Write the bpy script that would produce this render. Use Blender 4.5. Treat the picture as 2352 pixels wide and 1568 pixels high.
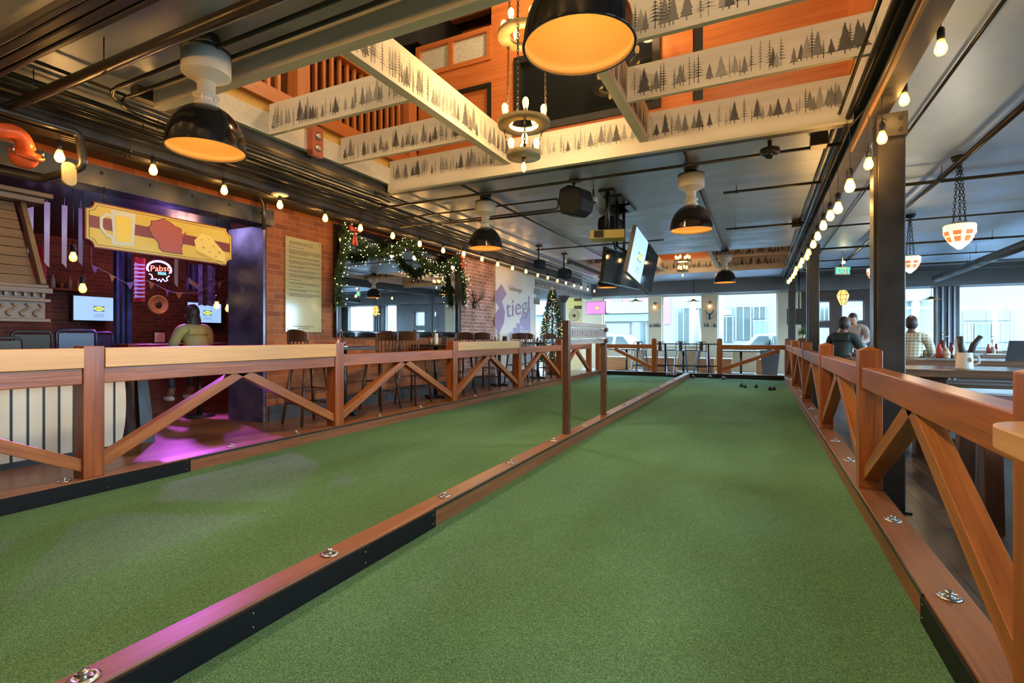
import bpy, math, random
from mathutils import Vector, Matrix
random.seed(7)
for o in list(bpy.data.objects): bpy.data.objects.remove(o)
SC = bpy.context.scene
COL = SC.collection
PI = math.pi
# ------------------------------------------------------------ camera, world, light, exposure
YAW = math.radians(25.86); CA, SA = math.cos(YAW), math.sin(YAW); FPX = 1170.0; H = 1.17
cd = bpy.data.cameras.new('camera'); cam = bpy.data.objects.new('camera', cd); COL.objects.link(cam)
cd.lens = FPX/2352*36; cd.sensor_width = 36; cd.shift_y = -11/2352; cd.clip_start = 0.05; cd.clip_end = 300
cam.location = (0, 0, H); cam.rotation_euler = (PI/2, 0, YAW); SC.camera = cam
w = bpy.data.worlds.new('sky'); SC.world = w; w.use_nodes = True
bg = w.node_tree.nodes['Background']; bg.inputs[0].default_value = (0.44, 0.73, 1.0, 1); bg.inputs[1].default_value = 30.0
SC.view_settings.view_transform = 'Standard'; SC.view_settings.look = 'None'
SC.view_settings.exposure = 0.35; SC.view_settings.gamma = 1.0; SC.view_settings.use_curve_mapping = False
cy = SC.cycles
cy.use_denoising = True; cy.use_adaptive_sampling = True; cy.adaptive_threshold = 0.03
cy.max_bounces = 6; cy.diffuse_bounces = 3; cy.glossy_bounces = 3; cy.transmission_bounces = 4; cy.transparent_max_bounces = 6
cy.sample_clamp_indirect = 3; cy.sample_clamp_direct = 0; cy.caustics_reflective = False; cy.caustics_refractive = False

def light(kind, name, loc, power, col, size=.05, rot=None, parent=None, **k):
    ld = bpy.data.lights.new(name, kind); ld.energy = power; ld.color = col
    if kind == 'AREA':
        ld.shape = 'RECTANGLE'; ld.size = k.get('sx', 1); ld.size_y = k.get('sy', 1)
    else: ld.shadow_soft_size = size
    if kind == 'SPOT': ld.spot_size = math.radians(k.get('ang', 90)); ld.spot_blend = .6
    o = bpy.data.objects.new(name, ld); COL.objects.link(o); o.location = loc
    if rot: o.rotation_euler = rot
    if parent: o.parent = parent
    return o
def portal(name, x0, x1, z0, z1, fixed, axis):
    """daylight sampling guide set in a window opening"""
    ld = bpy.data.lights.new(name, 'AREA'); ld.shape = 'RECTANGLE'; ld.size = x1-x0; ld.size_y = z1-z0
    ld.cycles.is_portal = True
    o = bpy.data.objects.new(name, ld); COL.objects.link(o)
    c = (x0+x1)/2
    if axis == 'y': o.location = (c, fixed, (z0+z1)/2); o.rotation_euler = (-PI/2, 0, 0)
    else: o.location = (fixed, c, (z0+z1)/2); o.rotation_euler = (-PI/2, 0, -PI/2)
    return o

# ------------------------------------------------------------ pixel of the photograph -> point on a plane of the room
def P(u, v, x=None, y=None, z=None, d=None):
    a = (u-1176)/FPX; b = (773-v)/FPX
    D = Vector((-SA + a*CA, CA + a*SA, b))
    if d is not None: t = d
    elif x is not None: t = x/D.x
    elif y is not None: t = y/D.y
    else: t = (z-H)/D.z
    return Vector((0, 0, H)) + D*t

# ------------------------------------------------------------ mesh builder
class MB:
    def __init__(s): s.v = []; s.f = []; s.mi = []; s.sm = []; s.m = 0; s.smooth = False
    def face(s, idx):
        s.f.append(tuple(idx)); s.mi.append(s.m); s.sm.append(s.smooth)
    def add(s, vs, fs):
        n = len(s.v); s.v += [tuple(p) for p in vs]
        for f in fs: s.face([i+n for i in f])
        return s
    def box(s, x0, y0, z0, x1, y1, z1):
        if x0 > x1: x0, x1 = x1, x0
        if y0 > y1: y0, y1 = y1, y0
        if z0 > z1: z0, z1 = z1, z0
        return s.add([(x0,y0,z0),(x1,y0,z0),(x1,y1,z0),(x0,y1,z0),(x0,y0,z1),(x1,y0,z1),(x1,y1,z1),(x0,y1,z1)],
              [(0,3,2,1),(4,5,6,7),(0,1,5,4),(1,2,6,5),(2,3,7,6),(3,0,4,7)])
    def bar(s, a, b, w, h, up=(0,0,1)):
        a, b = Vector(a), Vector(b); d = (b-a).normalized(); up = Vector(up)
        r = d.cross(up)
        if r.length < 1e-4: r = d.cross(Vector((1,0,0)))
        r.normalize(); u = r.cross(d).normalized()
        r *= w/2; u *= h/2
        vs = [a-r-u, a+r-u, a+r+u, a-r+u, b-r-u, b+r-u, b+r+u, b-r+u]
        return s.add(vs, [(0,1,2,3),(4,7,6,5),(0,4,5,1),(1,5,6,2),(2,6,7,3),(3,7,4,0)])
    def tube(s, pts, r, seg=8, caps=True, closed=False):
        pts = [Vector(p) for p in pts]; n = len(pts)
        rs = r if isinstance(r, (list, tuple)) else [r]*n
        base = len(s.v); prev = None; sm0 = s.smooth
        for i, p in enumerate(pts):
            if closed: t = pts[(i+1) % n]-pts[i-1]
            elif i == 0: t = pts[1]-pts[0]
            elif i == n-1: t = pts[-1]-pts[-2]
            else: t = (pts[i+1]-p).normalized()+(p-pts[i-1]).normalized()
            if t.length < 1e-9: t = Vector((0,0,1))
            t.normalize()
            if prev is None:
                a = t.cross(Vector((0,0,1)))
                if a.length < .01: a = t.cross(Vector((1,0,0)))
            else: a = prev - t*prev.dot(t)
            a.normalize(); prev = a; b = t.cross(a)
            for k in range(seg):
                q = 2*PI*k/seg; s.v.append(tuple(p+(a*math.cos(q)+b*math.sin(q))*rs[i]))
        s.smooth = True
        for i in range(n if closed else n-1):
            j = (i+1) % n
            for k in range(seg):
                l = (k+1) % seg
                s.face([base+i*seg+k, base+i*seg+l, base+j*seg+l, base+j*seg+k])
        s.smooth = False
        if caps and not closed:
            s.face([base+k for k in range(seg)][::-1]); s.face([base+(n-1)*seg+k for k in range(seg)])
        s.smooth = sm0
        return s
    def lathe(s, prof, c=(0,0,0), seg=20, M=None, mats=None):
        base = len(s.v); c = Vector(c)
        for (r, z) in prof:
            for k in range(seg):
                q = 2*PI*k/seg; p = Vector((r*math.cos(q), r*math.sin(q), z))
                if M: p = M @ p
                s.v.append(tuple(p+c))
        sm0, m0 = s.smooth, s.m; s.smooth = True
        for i in range(len(prof)-1):
            if mats: s.m = mats[i]
            for k in range(seg):
                l = (k+1) % seg
                s.face([base+i*seg+k, base+i*seg+l, base+(i+1)*seg+l, base+(i+1)*seg+k])
        s.smooth = sm0; op = abs(prof[0][0]-prof[-1][0]) < 1e-6 and abs(prof[0][1]-prof[-1][1]) < 1e-6
        if prof[0][0] > 1e-4 and not op: s.face([base+k for k in range(seg)][::-1])
        if prof[-1][0] > 1e-4 and not op: s.face([base+(len(prof)-1)*seg+k for k in range(seg)])
        s.m = m0
        return s
    def ring(s, c, R, r, n=32, seg=8, M=None):
        pts = []
        for k in range(n):
            q = 2*PI*k/n; p = Vector((R*math.cos(q), R*math.sin(q), 0))
            if M: p = M @ p
            pts.append(p+Vector(c))
        return s.tube(pts, r, seg, closed=True)
    def sph(s, c, r, seg=12, rings=8, sc=(1,1,1)):
        c = Vector(c); base = len(s.v); sm0 = s.smooth; s.smooth = True
        for i in range(1, rings):
            a = PI*i/rings
            for k in range(seg):
                q = 2*PI*k/seg
                s.v.append((c.x+r*sc[0]*math.sin(a)*math.cos(q), c.y+r*sc[1]*math.sin(a)*math.sin(q), c.z+r*sc[2]*math.cos(a)))
        t = len(s.v); s.v.append((c.x, c.y, c.z+r*sc[2])); s.v.append((c.x, c.y, c.z-r*sc[2]))
        for k in range(seg):
            l = (k+1) % seg
            s.face([t, base+k, base+l]); s.face([t+1, base+(rings-2)*seg+l, base+(rings-2)*seg+k])
            for i in range(rings-2):
                s.face([base+i*seg+k, base+(i+1)*seg+k, base+(i+1)*seg+l, base+i*seg+l])
        s.smooth = sm0
        return s
    def prism(s, poly, vec):
        n = len(s.v); k = len(poly); vec = Vector(vec)
        s.v += [tuple(Vector(p)) for p in poly]+[tuple(Vector(p)+vec) for p in poly]
        s.face([n+i for i in range(k)]); s.face([n+k+i for i in range(k)][::-1])
        for i in range(k):
            j = (i+1) % k; s.face([n+j, n+i, n+k+i, n+k+j])
        return s
    def poly(s, pts):
        n = len(s.v); s.v += [tuple(Vector(p)) for p in pts]; s.face(range(n, n+len(pts))); return s
    def flat(s, pts2, o, r, u):
        o, r, u = Vector(o), Vector(r), Vector(u)
        return s.poly([o+r*a+u*b for a, b in pts2])
    def text(s, body, size, o, r, u, align='CENTER', sx=1.0):
        vs, fs = text2d(body, align); o, r, u = Vector(o), Vector(r), Vector(u)
        return s.add([o+r*(x*size*sx)+u*(y*size) for x, y in vs], fs)
    def build(s, name, mats, parent=None, base=None, bevel=0, sub=0, solid=False):
        me = bpy.data.meshes.new(name)
        org = Vector((0,0,0))
        if parent is not None:
            q = parent
            while q is not None: org += q.location; q = q.parent
        elif base is not None: org = Vector(base)
        me.from_pydata([tuple(Vector(p)-org) for p in s.v], [], s.f)
        mats = mats if isinstance(mats, (list, tuple)) else [mats]
        for m in mats: me.materials.append(m)
        me.polygons.foreach_set('material_index', s.mi)
        me.polygons.foreach_set('use_smooth', s.sm)
        me.update(); me.validate()
        o = bpy.data.objects.new(name, me); COL.objects.link(o)
        if parent is not None: o.parent = parent
        elif base is not None: o.location = base
        if bevel:
            b = o.modifiers.new('bevel', 'BEVEL'); b.width = bevel; b.segments = 2; b.limit_method = 'ANGLE'
        if sub:
            b = o.modifiers.new('sub', 'SUBSURF'); b.levels = sub; b.render_levels = sub
        return o
_tx = {}
def text2d(body, align='CENTER'):
    k = (body, align)
    if k in _tx: return _tx[k]
    c = bpy.data.curves.new('t', 'FONT'); c.body = body; c.size = 1; c.align_x = align; c.align_y = 'CENTER'; c.resolution_u = 3
    o = bpy.data.objects.new('t', c); COL.objects.link(o)
    dg = bpy.context.evaluated_depsgraph_get(); me = bpy.data.meshes.new_from_object(o.evaluated_get(dg))
    r = ([(v.co.x, v.co.y) for v in me.vertices], [tuple(p.vertices) for p in me.polygons])
    bpy.data.objects.remove(o); bpy.data.curves.remove(c); bpy.data.meshes.remove(me)
    _tx[k] = r; return r

def tag(o, label=None, cat=None, group=None, kind=None):
    if label: o['label'] = label
    if cat: o['category'] = cat
    if group: o['group'] = group
    if kind: o['kind'] = kind
    return o
def thing(name, label, cat, loc=(0,0,0), group=None):
    o = bpy.data.objects.new(name, None); COL.objects.link(o); o.location = loc; o.empty_display_size = .05
    return tag(o, label, cat, group)
def single(name, mb, mats, label, cat, base, group=None, bevel=0, kind=None):
    return tag(mb.build(name, mats, base=base, bevel=bevel), label, cat, group, kind)
def struct(name, mb, mats, bevel=0):
    return tag(mb.build(name, mats, bevel=bevel), kind='structure')
def kids(o): return list(o.children)
def dup(o, loc=None, rz=None, label=None, group=None, parent=None, sc=None):
    c = o.copy(); COL.objects.link(c)
    if parent is not None: c.parent = parent
    if loc is not None: c.location = loc
    if rz is not None: c.rotation_euler = (0, 0, rz)
    if sc is not None: c.scale = (sc, sc, sc)
    if label: c['label'] = label
    if group: c['group'] = group
    for ch in kids(o): dup(ch, parent=c)
    return c

# ------------------------------------------------------------ materials
def _n(nt, t, **k):
    n = nt.nodes.new(t)
    for a, b in k.items(): setattr(n, a, b)
    return n
def mat(name, col, rough=.5, metal=0., em=None, es=0., spec=.5, coat=0., trans=0., alpha=1.):
    m = bpy.data.materials.new(name); m.use_nodes = True
    b = m.node_tree.nodes['Principled BSDF']
    b.inputs['Base Color'].default_value = (*col, 1); b.inputs['Roughness'].default_value = rough
    b.inputs['Metallic'].default_value = metal; b.inputs['Specular IOR Level'].default_value = spec
    if coat: b.inputs['Coat Weight'].default_value = coat; b.inputs['Coat Roughness'].default_value = .12
    if trans: b.inputs['Transmission Weight'].default_value = trans
    if em: b.inputs['Emission Color'].default_value = (*em, 1); b.inputs['Emission Strength'].default_value = es
    b.inputs['Alpha'].default_value = alpha
    return m
def ramp(nt, stops):
    r = _n(nt, 'ShaderNodeValToRGB'); e = r.color_ramp.elements
    while len(e) < len(stops): e.new(.5)
    for i, (p, c) in enumerate(stops): e[i].position = p; e[i].color = (*c, 1)
    return r
def wood(name, c1, c2, axis='y', rough=.45, sc=1., bump=.15, knots=True, rot=None):
    m = mat(name, c1, rough); nt = m.node_tree; b = nt.nodes['Principled BSDF']
    tc = _n(nt, 'ShaderNodeTexCoord'); mp = _n(nt, 'ShaderNodeMapping')
    s = {'x': (.9, 20, 20), 'y': (20, .9, 20), 'z': (20, 20, .9)}[axis]
    mp.inputs['Scale'].default_value = tuple(q*sc for q in s)
    nz = _n(nt, 'ShaderNodeTexNoise'); nz.inputs['Scale'].default_value = 1.1; nz.inputs['Detail'].default_value = 5; nz.inputs['Distortion'].default_value = .6
    n2 = _n(nt, 'ShaderNodeTexNoise'); n2.inputs['Scale'].default_value = 4; n2.inputs['Detail'].default_value = 3
    L = nt.links.new
    src = tc.outputs['Object']
    if rot:
        m0 = _n(nt, 'ShaderNodeMapping'); m0.inputs['Rotation'].default_value = rot; L(src, m0.inputs['Vector']); src = m0.outputs[0]
    L(src, mp.inputs['Vector']); L(mp.outputs[0], nz.inputs['Vector']); L(mp.outputs[0], n2.inputs['Vector'])
    mx = _n(nt, 'ShaderNodeMath', operation='MULTIPLY_ADD'); mx.inputs[1].default_value = .65
    L(nz.outputs['Fac'], mx.inputs[0])
    mm = _n(nt, 'ShaderNodeMath', operation='MULTIPLY'); mm.inputs[1].default_value = .35; L(n2.outputs['Fac'], mm.inputs[0]); L(mm.outputs[0], mx.inputs[2])
    mid = tuple((p+q)/2 for p, q in zip(c1, c2))
    r = ramp(nt, [(.34, c2), (.5, mid), (.64, c1)]); L(mx.outputs[0], r.inputs[0]); L(r.outputs[0], b.inputs['Base Color'])
    if bump:
        bp = _n(nt, 'ShaderNodeBump'); bp.inputs['Strength'].default_value = bump; bp.inputs['Distance'].default_value = .01
        L(mx.outputs[0], bp.inputs['Height']); L(bp.outputs[0], b.inputs['Normal'])
    return m
def noisy(name, c1, c2, scale=4., rough=.5, bump=0., detail=4, metal=0., spec=.5, r2=None, stretch=None):
    m = mat(name, c1, rough, metal, spec=spec); nt = m.node_tree; b = nt.nodes['Principled BSDF']; L = nt.links.new
    tc = _n(nt, 'ShaderNodeTexCoord'); nz = _n(nt, 'ShaderNodeTexNoise'); nz.inputs['Scale'].default_value = scale; nz.inputs['Detail'].default_value = detail
    if stretch:
        mp = _n(nt, 'ShaderNodeMapping'); mp.inputs['Scale'].default_value = stretch; L(tc.outputs['Object'], mp.inputs[0]); L(mp.outputs[0], nz.inputs['Vector'])
    else: L(tc.outputs['Object'], nz.inputs['Vector'])
    r = ramp(nt, [(.35, c1), (.65, c2)]); L(nz.outputs['Fac'], r.inputs[0]); L(r.outputs[0], b.inputs['Base Color'])
    if r2 is not None:
        mr = _n(nt, 'ShaderNodeMapRange'); mr.inputs['From Min'].default_value = .35; mr.inputs['From Max'].default_value = .65
        mr.inputs['To Min'].default_value = rough; mr.inputs['To Max'].default_value = r2; L(nz.outputs['Fac'], mr.inputs[0]); L(mr.outputs[0], b.inputs['Roughness'])
    if bump:
        bp = _n(nt, 'ShaderNodeBump'); bp.inputs['Strength'].default_value = bump; bp.inputs['Distance'].default_value = .01
        L(nz.outputs['Fac'], bp.inputs['Height']); L(bp.outputs[0], b.inputs['Normal'])
    return m
def brick(name, c1, c2, mortar, ax=('Y', 'Z'), bw=.21, bh=.075, rough=.8, blot=None):
    m = mat(name, c1, rough); nt = m.node_tree; b = nt.nodes['Principled BSDF']; L = nt.links.new
    tc = _n(nt, 'ShaderNodeTexCoord'); sp = _n(nt, 'ShaderNodeSeparateXYZ'); cb = _n(nt, 'ShaderNodeCombineXYZ')
    L(tc.outputs['Object'], sp.inputs[0]); L(sp.outputs[ax[0]], cb.inputs[0]); L(sp.outputs[ax[1]], cb.inputs[1])
    br = _n(nt, 'ShaderNodeTexBrick'); br.inputs['Scale'].default_value = 1; br.inputs['Brick Width'].default_value = bw
    br.inputs['Row Height'].default_value = bh; br.inputs['Mortar Size'].default_value = .006; br.inputs['Bias'].default_value = 0
    br.inputs['Mortar Smooth'].default_value = .3
    br.inputs['Color1'].default_value = (*c1, 1); br.inputs['Color2'].default_value = (*c2, 1); br.inputs['Mortar'].default_value = (*mortar, 1)
    L(cb.outputs[0], br.inputs['Vector'])
    nz = _n(nt, 'ShaderNodeTexNoise'); nz.inputs['Scale'].default_value = 2.2; nz.inputs['Detail'].default_value = 6; L(tc.outputs['Object'], nz.inputs['Vector'])
    r = ramp(nt, [(.35, (.75,.75,.75)), (.68, blot or (1.15,1.1,1.05))]); L(nz.outputs['Fac'], r.inputs[0])
    mx = _n(nt, 'ShaderNodeMixRGB', blend_type='MULTIPLY'); mx.inputs[0].default_value = 1
    L(br.outputs['Color'], mx.inputs[1]); L(r.outputs[0], mx.inputs[2]); L(mx.outputs[0], b.inputs['Base Color'])
    bp = _n(nt, 'ShaderNodeBump'); bp.inputs['Strength'].default_value = .5; bp.inputs['Distance'].default_value = .01; bp.invert = True
    L(br.outputs['Fac'], bp.inputs['Height']); L(bp.outputs[0], b.inputs['Normal'])
    return m
def planks(name, c1, c2, gap, ax=('X', 'Y'), pw=1.4, ph=.12, rough=.3):
    m = brick(name, c1, c2, gap, ax, pw, ph, rough)
    nt = m.node_tree
    for n in nt.nodes:
        if n.type == 'TEX_BRICK': n.inputs['Mortar Size'].default_value = .0025; n.offset = .37
        if n.type == 'TEX_NOISE': n.inputs['Scale'].default_value = 3.5
        if n.type == 'BUMP': n.inputs['Strength'].default_value = .15
    return m

M = {}
M['rail'] = wood('stained_rail_wood', (.40,.112,.020), (.19,.046,.010), 'y', .3)
M['railx'] = wood('stained_rail_wood_across', (.40,.112,.020), (.19,.046,.010), 'x', .3)
M['post'] = wood('stained_post_wood', (.37,.098,.017), (.16,.038,.009), 'z', .3)
M['brace'] = wood('stained_brace_wood', (.42,.135,.028), (.2,.058,.014), 'y', .32, rot=(math.radians(-27),0,0))
M['brace2'] = wood('stained_brace_wood_down', (.42,.135,.028), (.2,.058,.014), 'y', .32, rot=(math.radians(27),0,0))
M['cap'] = wood('pale_cap_wood', (.66,.34,.11), (.56,.27,.08), 'y', .4, bump=.05)
M['kerb'] = wood('kerb_wood', (.27,.10,.035), (.15,.052,.02), 'y', .4)
M['kerbx'] = wood('kerb_wood_across', (.30,.15,.08), (.2,.1,.05), 'x', .4)
M['guard'] = mat('black_guard', (.006,.006,.006), .5, spec=.2)
M['steel'] = mat('bright_steel', (.6,.58,.55), .25, 1)
M['chrome'] = mat('chrome', (.8,.8,.8), .1, 1)
M['black'] = mat('black_paint', (.018,.017,.016), .35)
M['blackgloss'] = mat('black_enamel', (.012,.011,.011), .12, spec=.6)
M['dgrey'] = mat('dark_grey_paint', (.05,.05,.052), .4)
M['column'] = noisy('column_paint', (.022,.02,.018), (.045,.04,.034), 3, .3, .05, r2=.5)
M['girder'] = noisy('girder_paint', (.03,.027,.024), (.06,.055,.05), 5, .35, .05, r2=.55)
M['ceil'] = noisy('ceiling_daylight_tint', (.38,.44,.57), (.54,.60,.76), 1.3, .34, .12, spec=.8, metal=.55, r2=.5, stretch=(1, 3, 1))  # bluish window light is mixed into this ceiling colour
M['ceilr'] = noisy('ceiling_daylight_tint_right', (.52,.68,.92), (.70,.84,.99), 1.2, .42, .25, spec=.8, metal=.55, r2=.55, stretch=(1.6, .8, 1))  # pale blue daylight sheen put into the right ceiling's colour
M['duct'] = noisy('ceiling_near', (.16,.11,.05), (.24,.17,.08), 1.0, .35, .1, spec=.7)
M['pipe'] = mat('pipe_paint', (.05,.042,.035), .28, .3)
M['white'] = mat('white_paint', (.75,.72,.66), .5)
M['board'] = wood('whitewashed_board', (.78,.74,.68), (.66,.62,.55), 'x', .55, bump=.1)
M['boardy'] = wood('whitewashed_board_long', (.78,.74,.66), (.66,.62,.52), 'y', .55, bump=.1)
M['tree1'] = mat('stencil_dark', (.09,.09,.095), .7)
M['tree2'] = mat('stencil_mid', (.2,.2,.205), .7)
M['tree3'] = mat('stencil_pale', (.36,.35,.34), .7)
M['yellowwall'] = mat('ochre_wall', (.72,.47,.12), .6)
M['orange'] = wood('orange_cedar', (.62,.21,.06), (.45,.13,.035), 'x', .35)
M['orangey'] = wood('orange_cedar_long', (.62,.21,.06), (.45,.13,.035), 'y', .35)
M['orangez'] = wood('orange_cedar_upright', (.60,.22,.07), (.42,.14,.04), 'z', .35)
M['brick'] = brick('brick', (.42,.125,.032), (.24,.062,.02), (.36,.18,.085))
M['brickx'] = brick('brick_end', (.50,.17,.07), (.33,.10,.045), (.42,.24,.15), ('X', 'Z'))
M['oldbrick'] = brick('old_brick', (.46,.22,.15), (.30,.12,.08), (.62,.52,.44), blot=(1.5,1.5,1.5))
M['floorw'] = planks('floor_planks', (.30,.15,.08), (.20,.095,.05), (.05,.03,.02), ('Y', 'X'))
M['floorr'] = planks('floor_planks_right', (.15,.11,.08), (.07,.052,.04), (.02,.017,.014), ('Y', 'X'), 1.2, .14, .35)
M['tile'] = noisy('far_floor', (.42,.40,.38), (.5,.47,.44), 5, .35)
def turf():
    m = mat('turf', (.05,.16,.05), .9, spec=.15); nt = m.node_tree; b = nt.nodes['Principled BSDF']; L = nt.links.new
    tc = _n(nt, 'ShaderNodeTexCoord')
    a = _n(nt, 'ShaderNodeTexNoise'); a.inputs['Scale'].default_value = 260; a.inputs['Detail'].default_value = 3
    c = _n(nt, 'ShaderNodeTexNoise'); c.inputs['Scale'].default_value = 1.1; c.inputs['Detail'].default_value = 3
    mp = _n(nt, 'ShaderNodeMapping'); mp.inputs['Scale'].default_value = (1, .45, 1)
    L(tc.outputs['Object'], a.inputs['Vector']); L(tc.outputs['Object'], mp.inputs[0]); L(mp.outputs[0], c.inputs['Vector'])
    r = ramp(nt, [(.30, (.026,.08,.034)), (.52, (.09,.20,.10)), (.72, (.21,.38,.24))]); L(a.outputs['Fac'], r.inputs[0])
    r2 = ramp(nt, [(.35, (.82,.84,.72)), (.65, (1.08,1.1,1.12))]); L(c.outputs['Fac'], r2.inputs[0])
    mx = _n(nt, 'ShaderNodeMixRGB', blend_type='MULTIPLY'); mx.inputs[0].default_value = 1
    L(r.outputs[0], mx.inputs[1]); L(r2.outputs[0], mx.inputs[2]); L(mx.outputs[0], b.inputs['Base Color'])
    bp = _n(nt, 'ShaderNodeBump'); bp.inputs['Strength'].default_value = .7; bp.inputs['Distance'].default_value = .006
    L(a.outputs['Fac'], bp.inputs['Height']); L(bp.outputs[0], b.inputs['Normal'])
    return m
M['turf'] = turf()
M['mirror'] = mat('mirror_glass', (.85,.88,.88), .01, 1)
M['bulb'] = mat('lit_bulb', (1,.6,.2), .3, em=(1,.52,.12), es=5)
M['fil'] = mat('lit_filament', (1,.8,.5), .3, em=(1,.72,.34), es=45)
M['fairy'] = mat('fairy_light', (1,.8,.5), .3, em=(1,.66,.28), es=7)
M['amberglass'] = mat('amber_bulb_glass', (1,.72,.3), .05, trans=.0, em=(1,.44,.06), es=1.15, alpha=.45)
M['brass'] = mat('aged_brass', (.35,.22,.08), .35, .9)
M['bronze'] = noisy('ring_wood', (.33,.24,.10), (.5,.4,.2), 9, .4, .1, stretch=(1,1,8))
M['chain'] = mat('chain_iron', (.07,.05,.035), .45, .7)
M['red'] = mat('red_paint', (.55,.05,.03), .4)
M['pipered'] = mat('orange_red_pipe', (.80,.13,.03), .35)
M['cream'] = mat('cream_paint', (.72,.66,.5), .45)
M['needle'] = noisy('fir_needles', (.03,.07,.022), (.08,.15,.05), 20, .7)
M['darkwood'] = wood('dark_chair_wood', (.12,.055,.03), (.06,.026,.015), 'z', .28)
M['tabletop'] = wood('table_wood', (.22,.12,.07), (.11,.055,.03), 'x', .22)
M['green'] = mat('exit_green', (.0,.5,.1), .4, em=(.02,1,.25), es=3)
M['glass'] = mat('window_glass', (1,1,1), .0, alpha=.06, spec=.5)
M['plaster'] = mat('tan_plaster', (.62,.50,.34), .6)
M['soffit'] = mat('grey_soffit', (.15,.15,.15), .55)
# ============================================================ THE SETTING
Y0, YF = -3.0, 18.7
XR = 7.5
m = MB(); m.box(-4.6, Y0, -.3, .78, 15.6, -.002); struct('floor', m, M['tile'])
m = MB(); m.box(-11.4, Y0, -.2, -4.57, 15.6, .10); struct('floor', m, M['floorw'])
m = MB(); m.box(.755, Y0, -.3, XR, YF, -.12); struct('floor', m, M['floorr'])
m = MB(); m.box(-9, 15.56, -.2, .755, YF, .0); struct('floor', m, M['tile'])

W1 = (-4.1, .70, 2.30, 5.0)      # light well near
W2 = (-4.1, .70, 12.0, 15.0)     # light well far
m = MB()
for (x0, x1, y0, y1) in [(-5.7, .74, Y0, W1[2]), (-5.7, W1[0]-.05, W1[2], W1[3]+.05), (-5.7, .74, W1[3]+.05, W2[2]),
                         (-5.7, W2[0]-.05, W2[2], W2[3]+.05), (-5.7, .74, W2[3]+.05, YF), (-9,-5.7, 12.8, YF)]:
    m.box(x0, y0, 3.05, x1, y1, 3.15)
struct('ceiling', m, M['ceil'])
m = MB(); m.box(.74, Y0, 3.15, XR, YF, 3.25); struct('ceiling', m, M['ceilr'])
m = MB(); m.box(-11.4, Y0, 2.95, -5.7, 9, 3.05); struct('ceiling', m, M['black'])
# dropped soffit along the brick wall
m = MB(); m.box(-5.7, Y0, 2.84, -5.05, 15.5, 3.05); struct('trim_1', m, M['girder'])

# left wall: brick pier with mirror, white mural wall, header over the bar opening
m = MB(); m.box(-6.22, 4.40, .10, -5.55, 10.4, 2.84); struct('wall_left', m, M['brick'])
m = MB(); m.box(-5.57, 8.95, .10, -5.50, 10.4, 2.84); struct('wall_left', m, M['oldbrick'])
m = MB(); m.box(-6.22, 10.4, .10, -5.46, 12.75, 2.84); struct('wall_left', m, mat('mural_wall', (.78,.74,.66), .6))
m = MB(); m.box(-6.2, Y0, 2.74, -5.60, 4.40, 2.95); struct('wall_left', m, M['brick'])
m = MB(); m.box(-6.2, 12.75, 2.72, -5.50, 15.5, 3.05); m.box(-6.2, 15.5, 2.72, -5.5, YF, 3.05); struct('wall_left', m, M['white'])
m = MB(); m.box(-5.55, 4.42, .10, -5.53, 10.4, .30); m.box(-5.50, 8.95, .10, -5.485, 10.4, .30); struct('baseboard_left', m, M['dgrey'])
m = MB(); m.box(-5.46, 10.4, .10, -5.44, 12.75, .26); struct('baseboard_left', m, mat('grey_base', (.25,.27,.3), .4))
m = MB(); m.box(-5.46, 12.2, .95, -5.445, 12.75, 1.03); struct('trim_2', m, mat('grey_rail', (.3,.32,.36), .4))
# painted end of the pier
M['bluecol'] = noisy('blue_black_panel', (.05,.045,.12), (.12,.11,.22), 3, .18, .1, spec=.8, r2=.35)
m = MB(); m.box(-6.22, 4.36, .10, -5.56, 4.40, 2.56); struct('trim_3', m, M['bluecol'])
# bar room behind the opening
m = MB(); m.box(-11.4, 0, .10, -11.2, 9, 2.95); struct('wall_bar', m, brick('bar_brick', (.34,.09,.05), (.2,.06,.04), (.3,.2,.15)))
m = MB(); m.box(-11.2, 8.2, .10, -6.22, 8.4, 2.95); struct('wall_bar', m, M['dgrey'])
m = MB(); m.box(-11.2, Y0, .10, -5.6, Y0+.2, 2.95); m.box(-5.9, Y0+.2, .10, -5.62, .3, 2.74); struct('wall_bar', m, M['dgrey'])
m = MB(); m.box(-11.4, Y0, .10, -11.2, 0, 2.95); struct('wall_bar', m, M['dgrey'])

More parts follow.
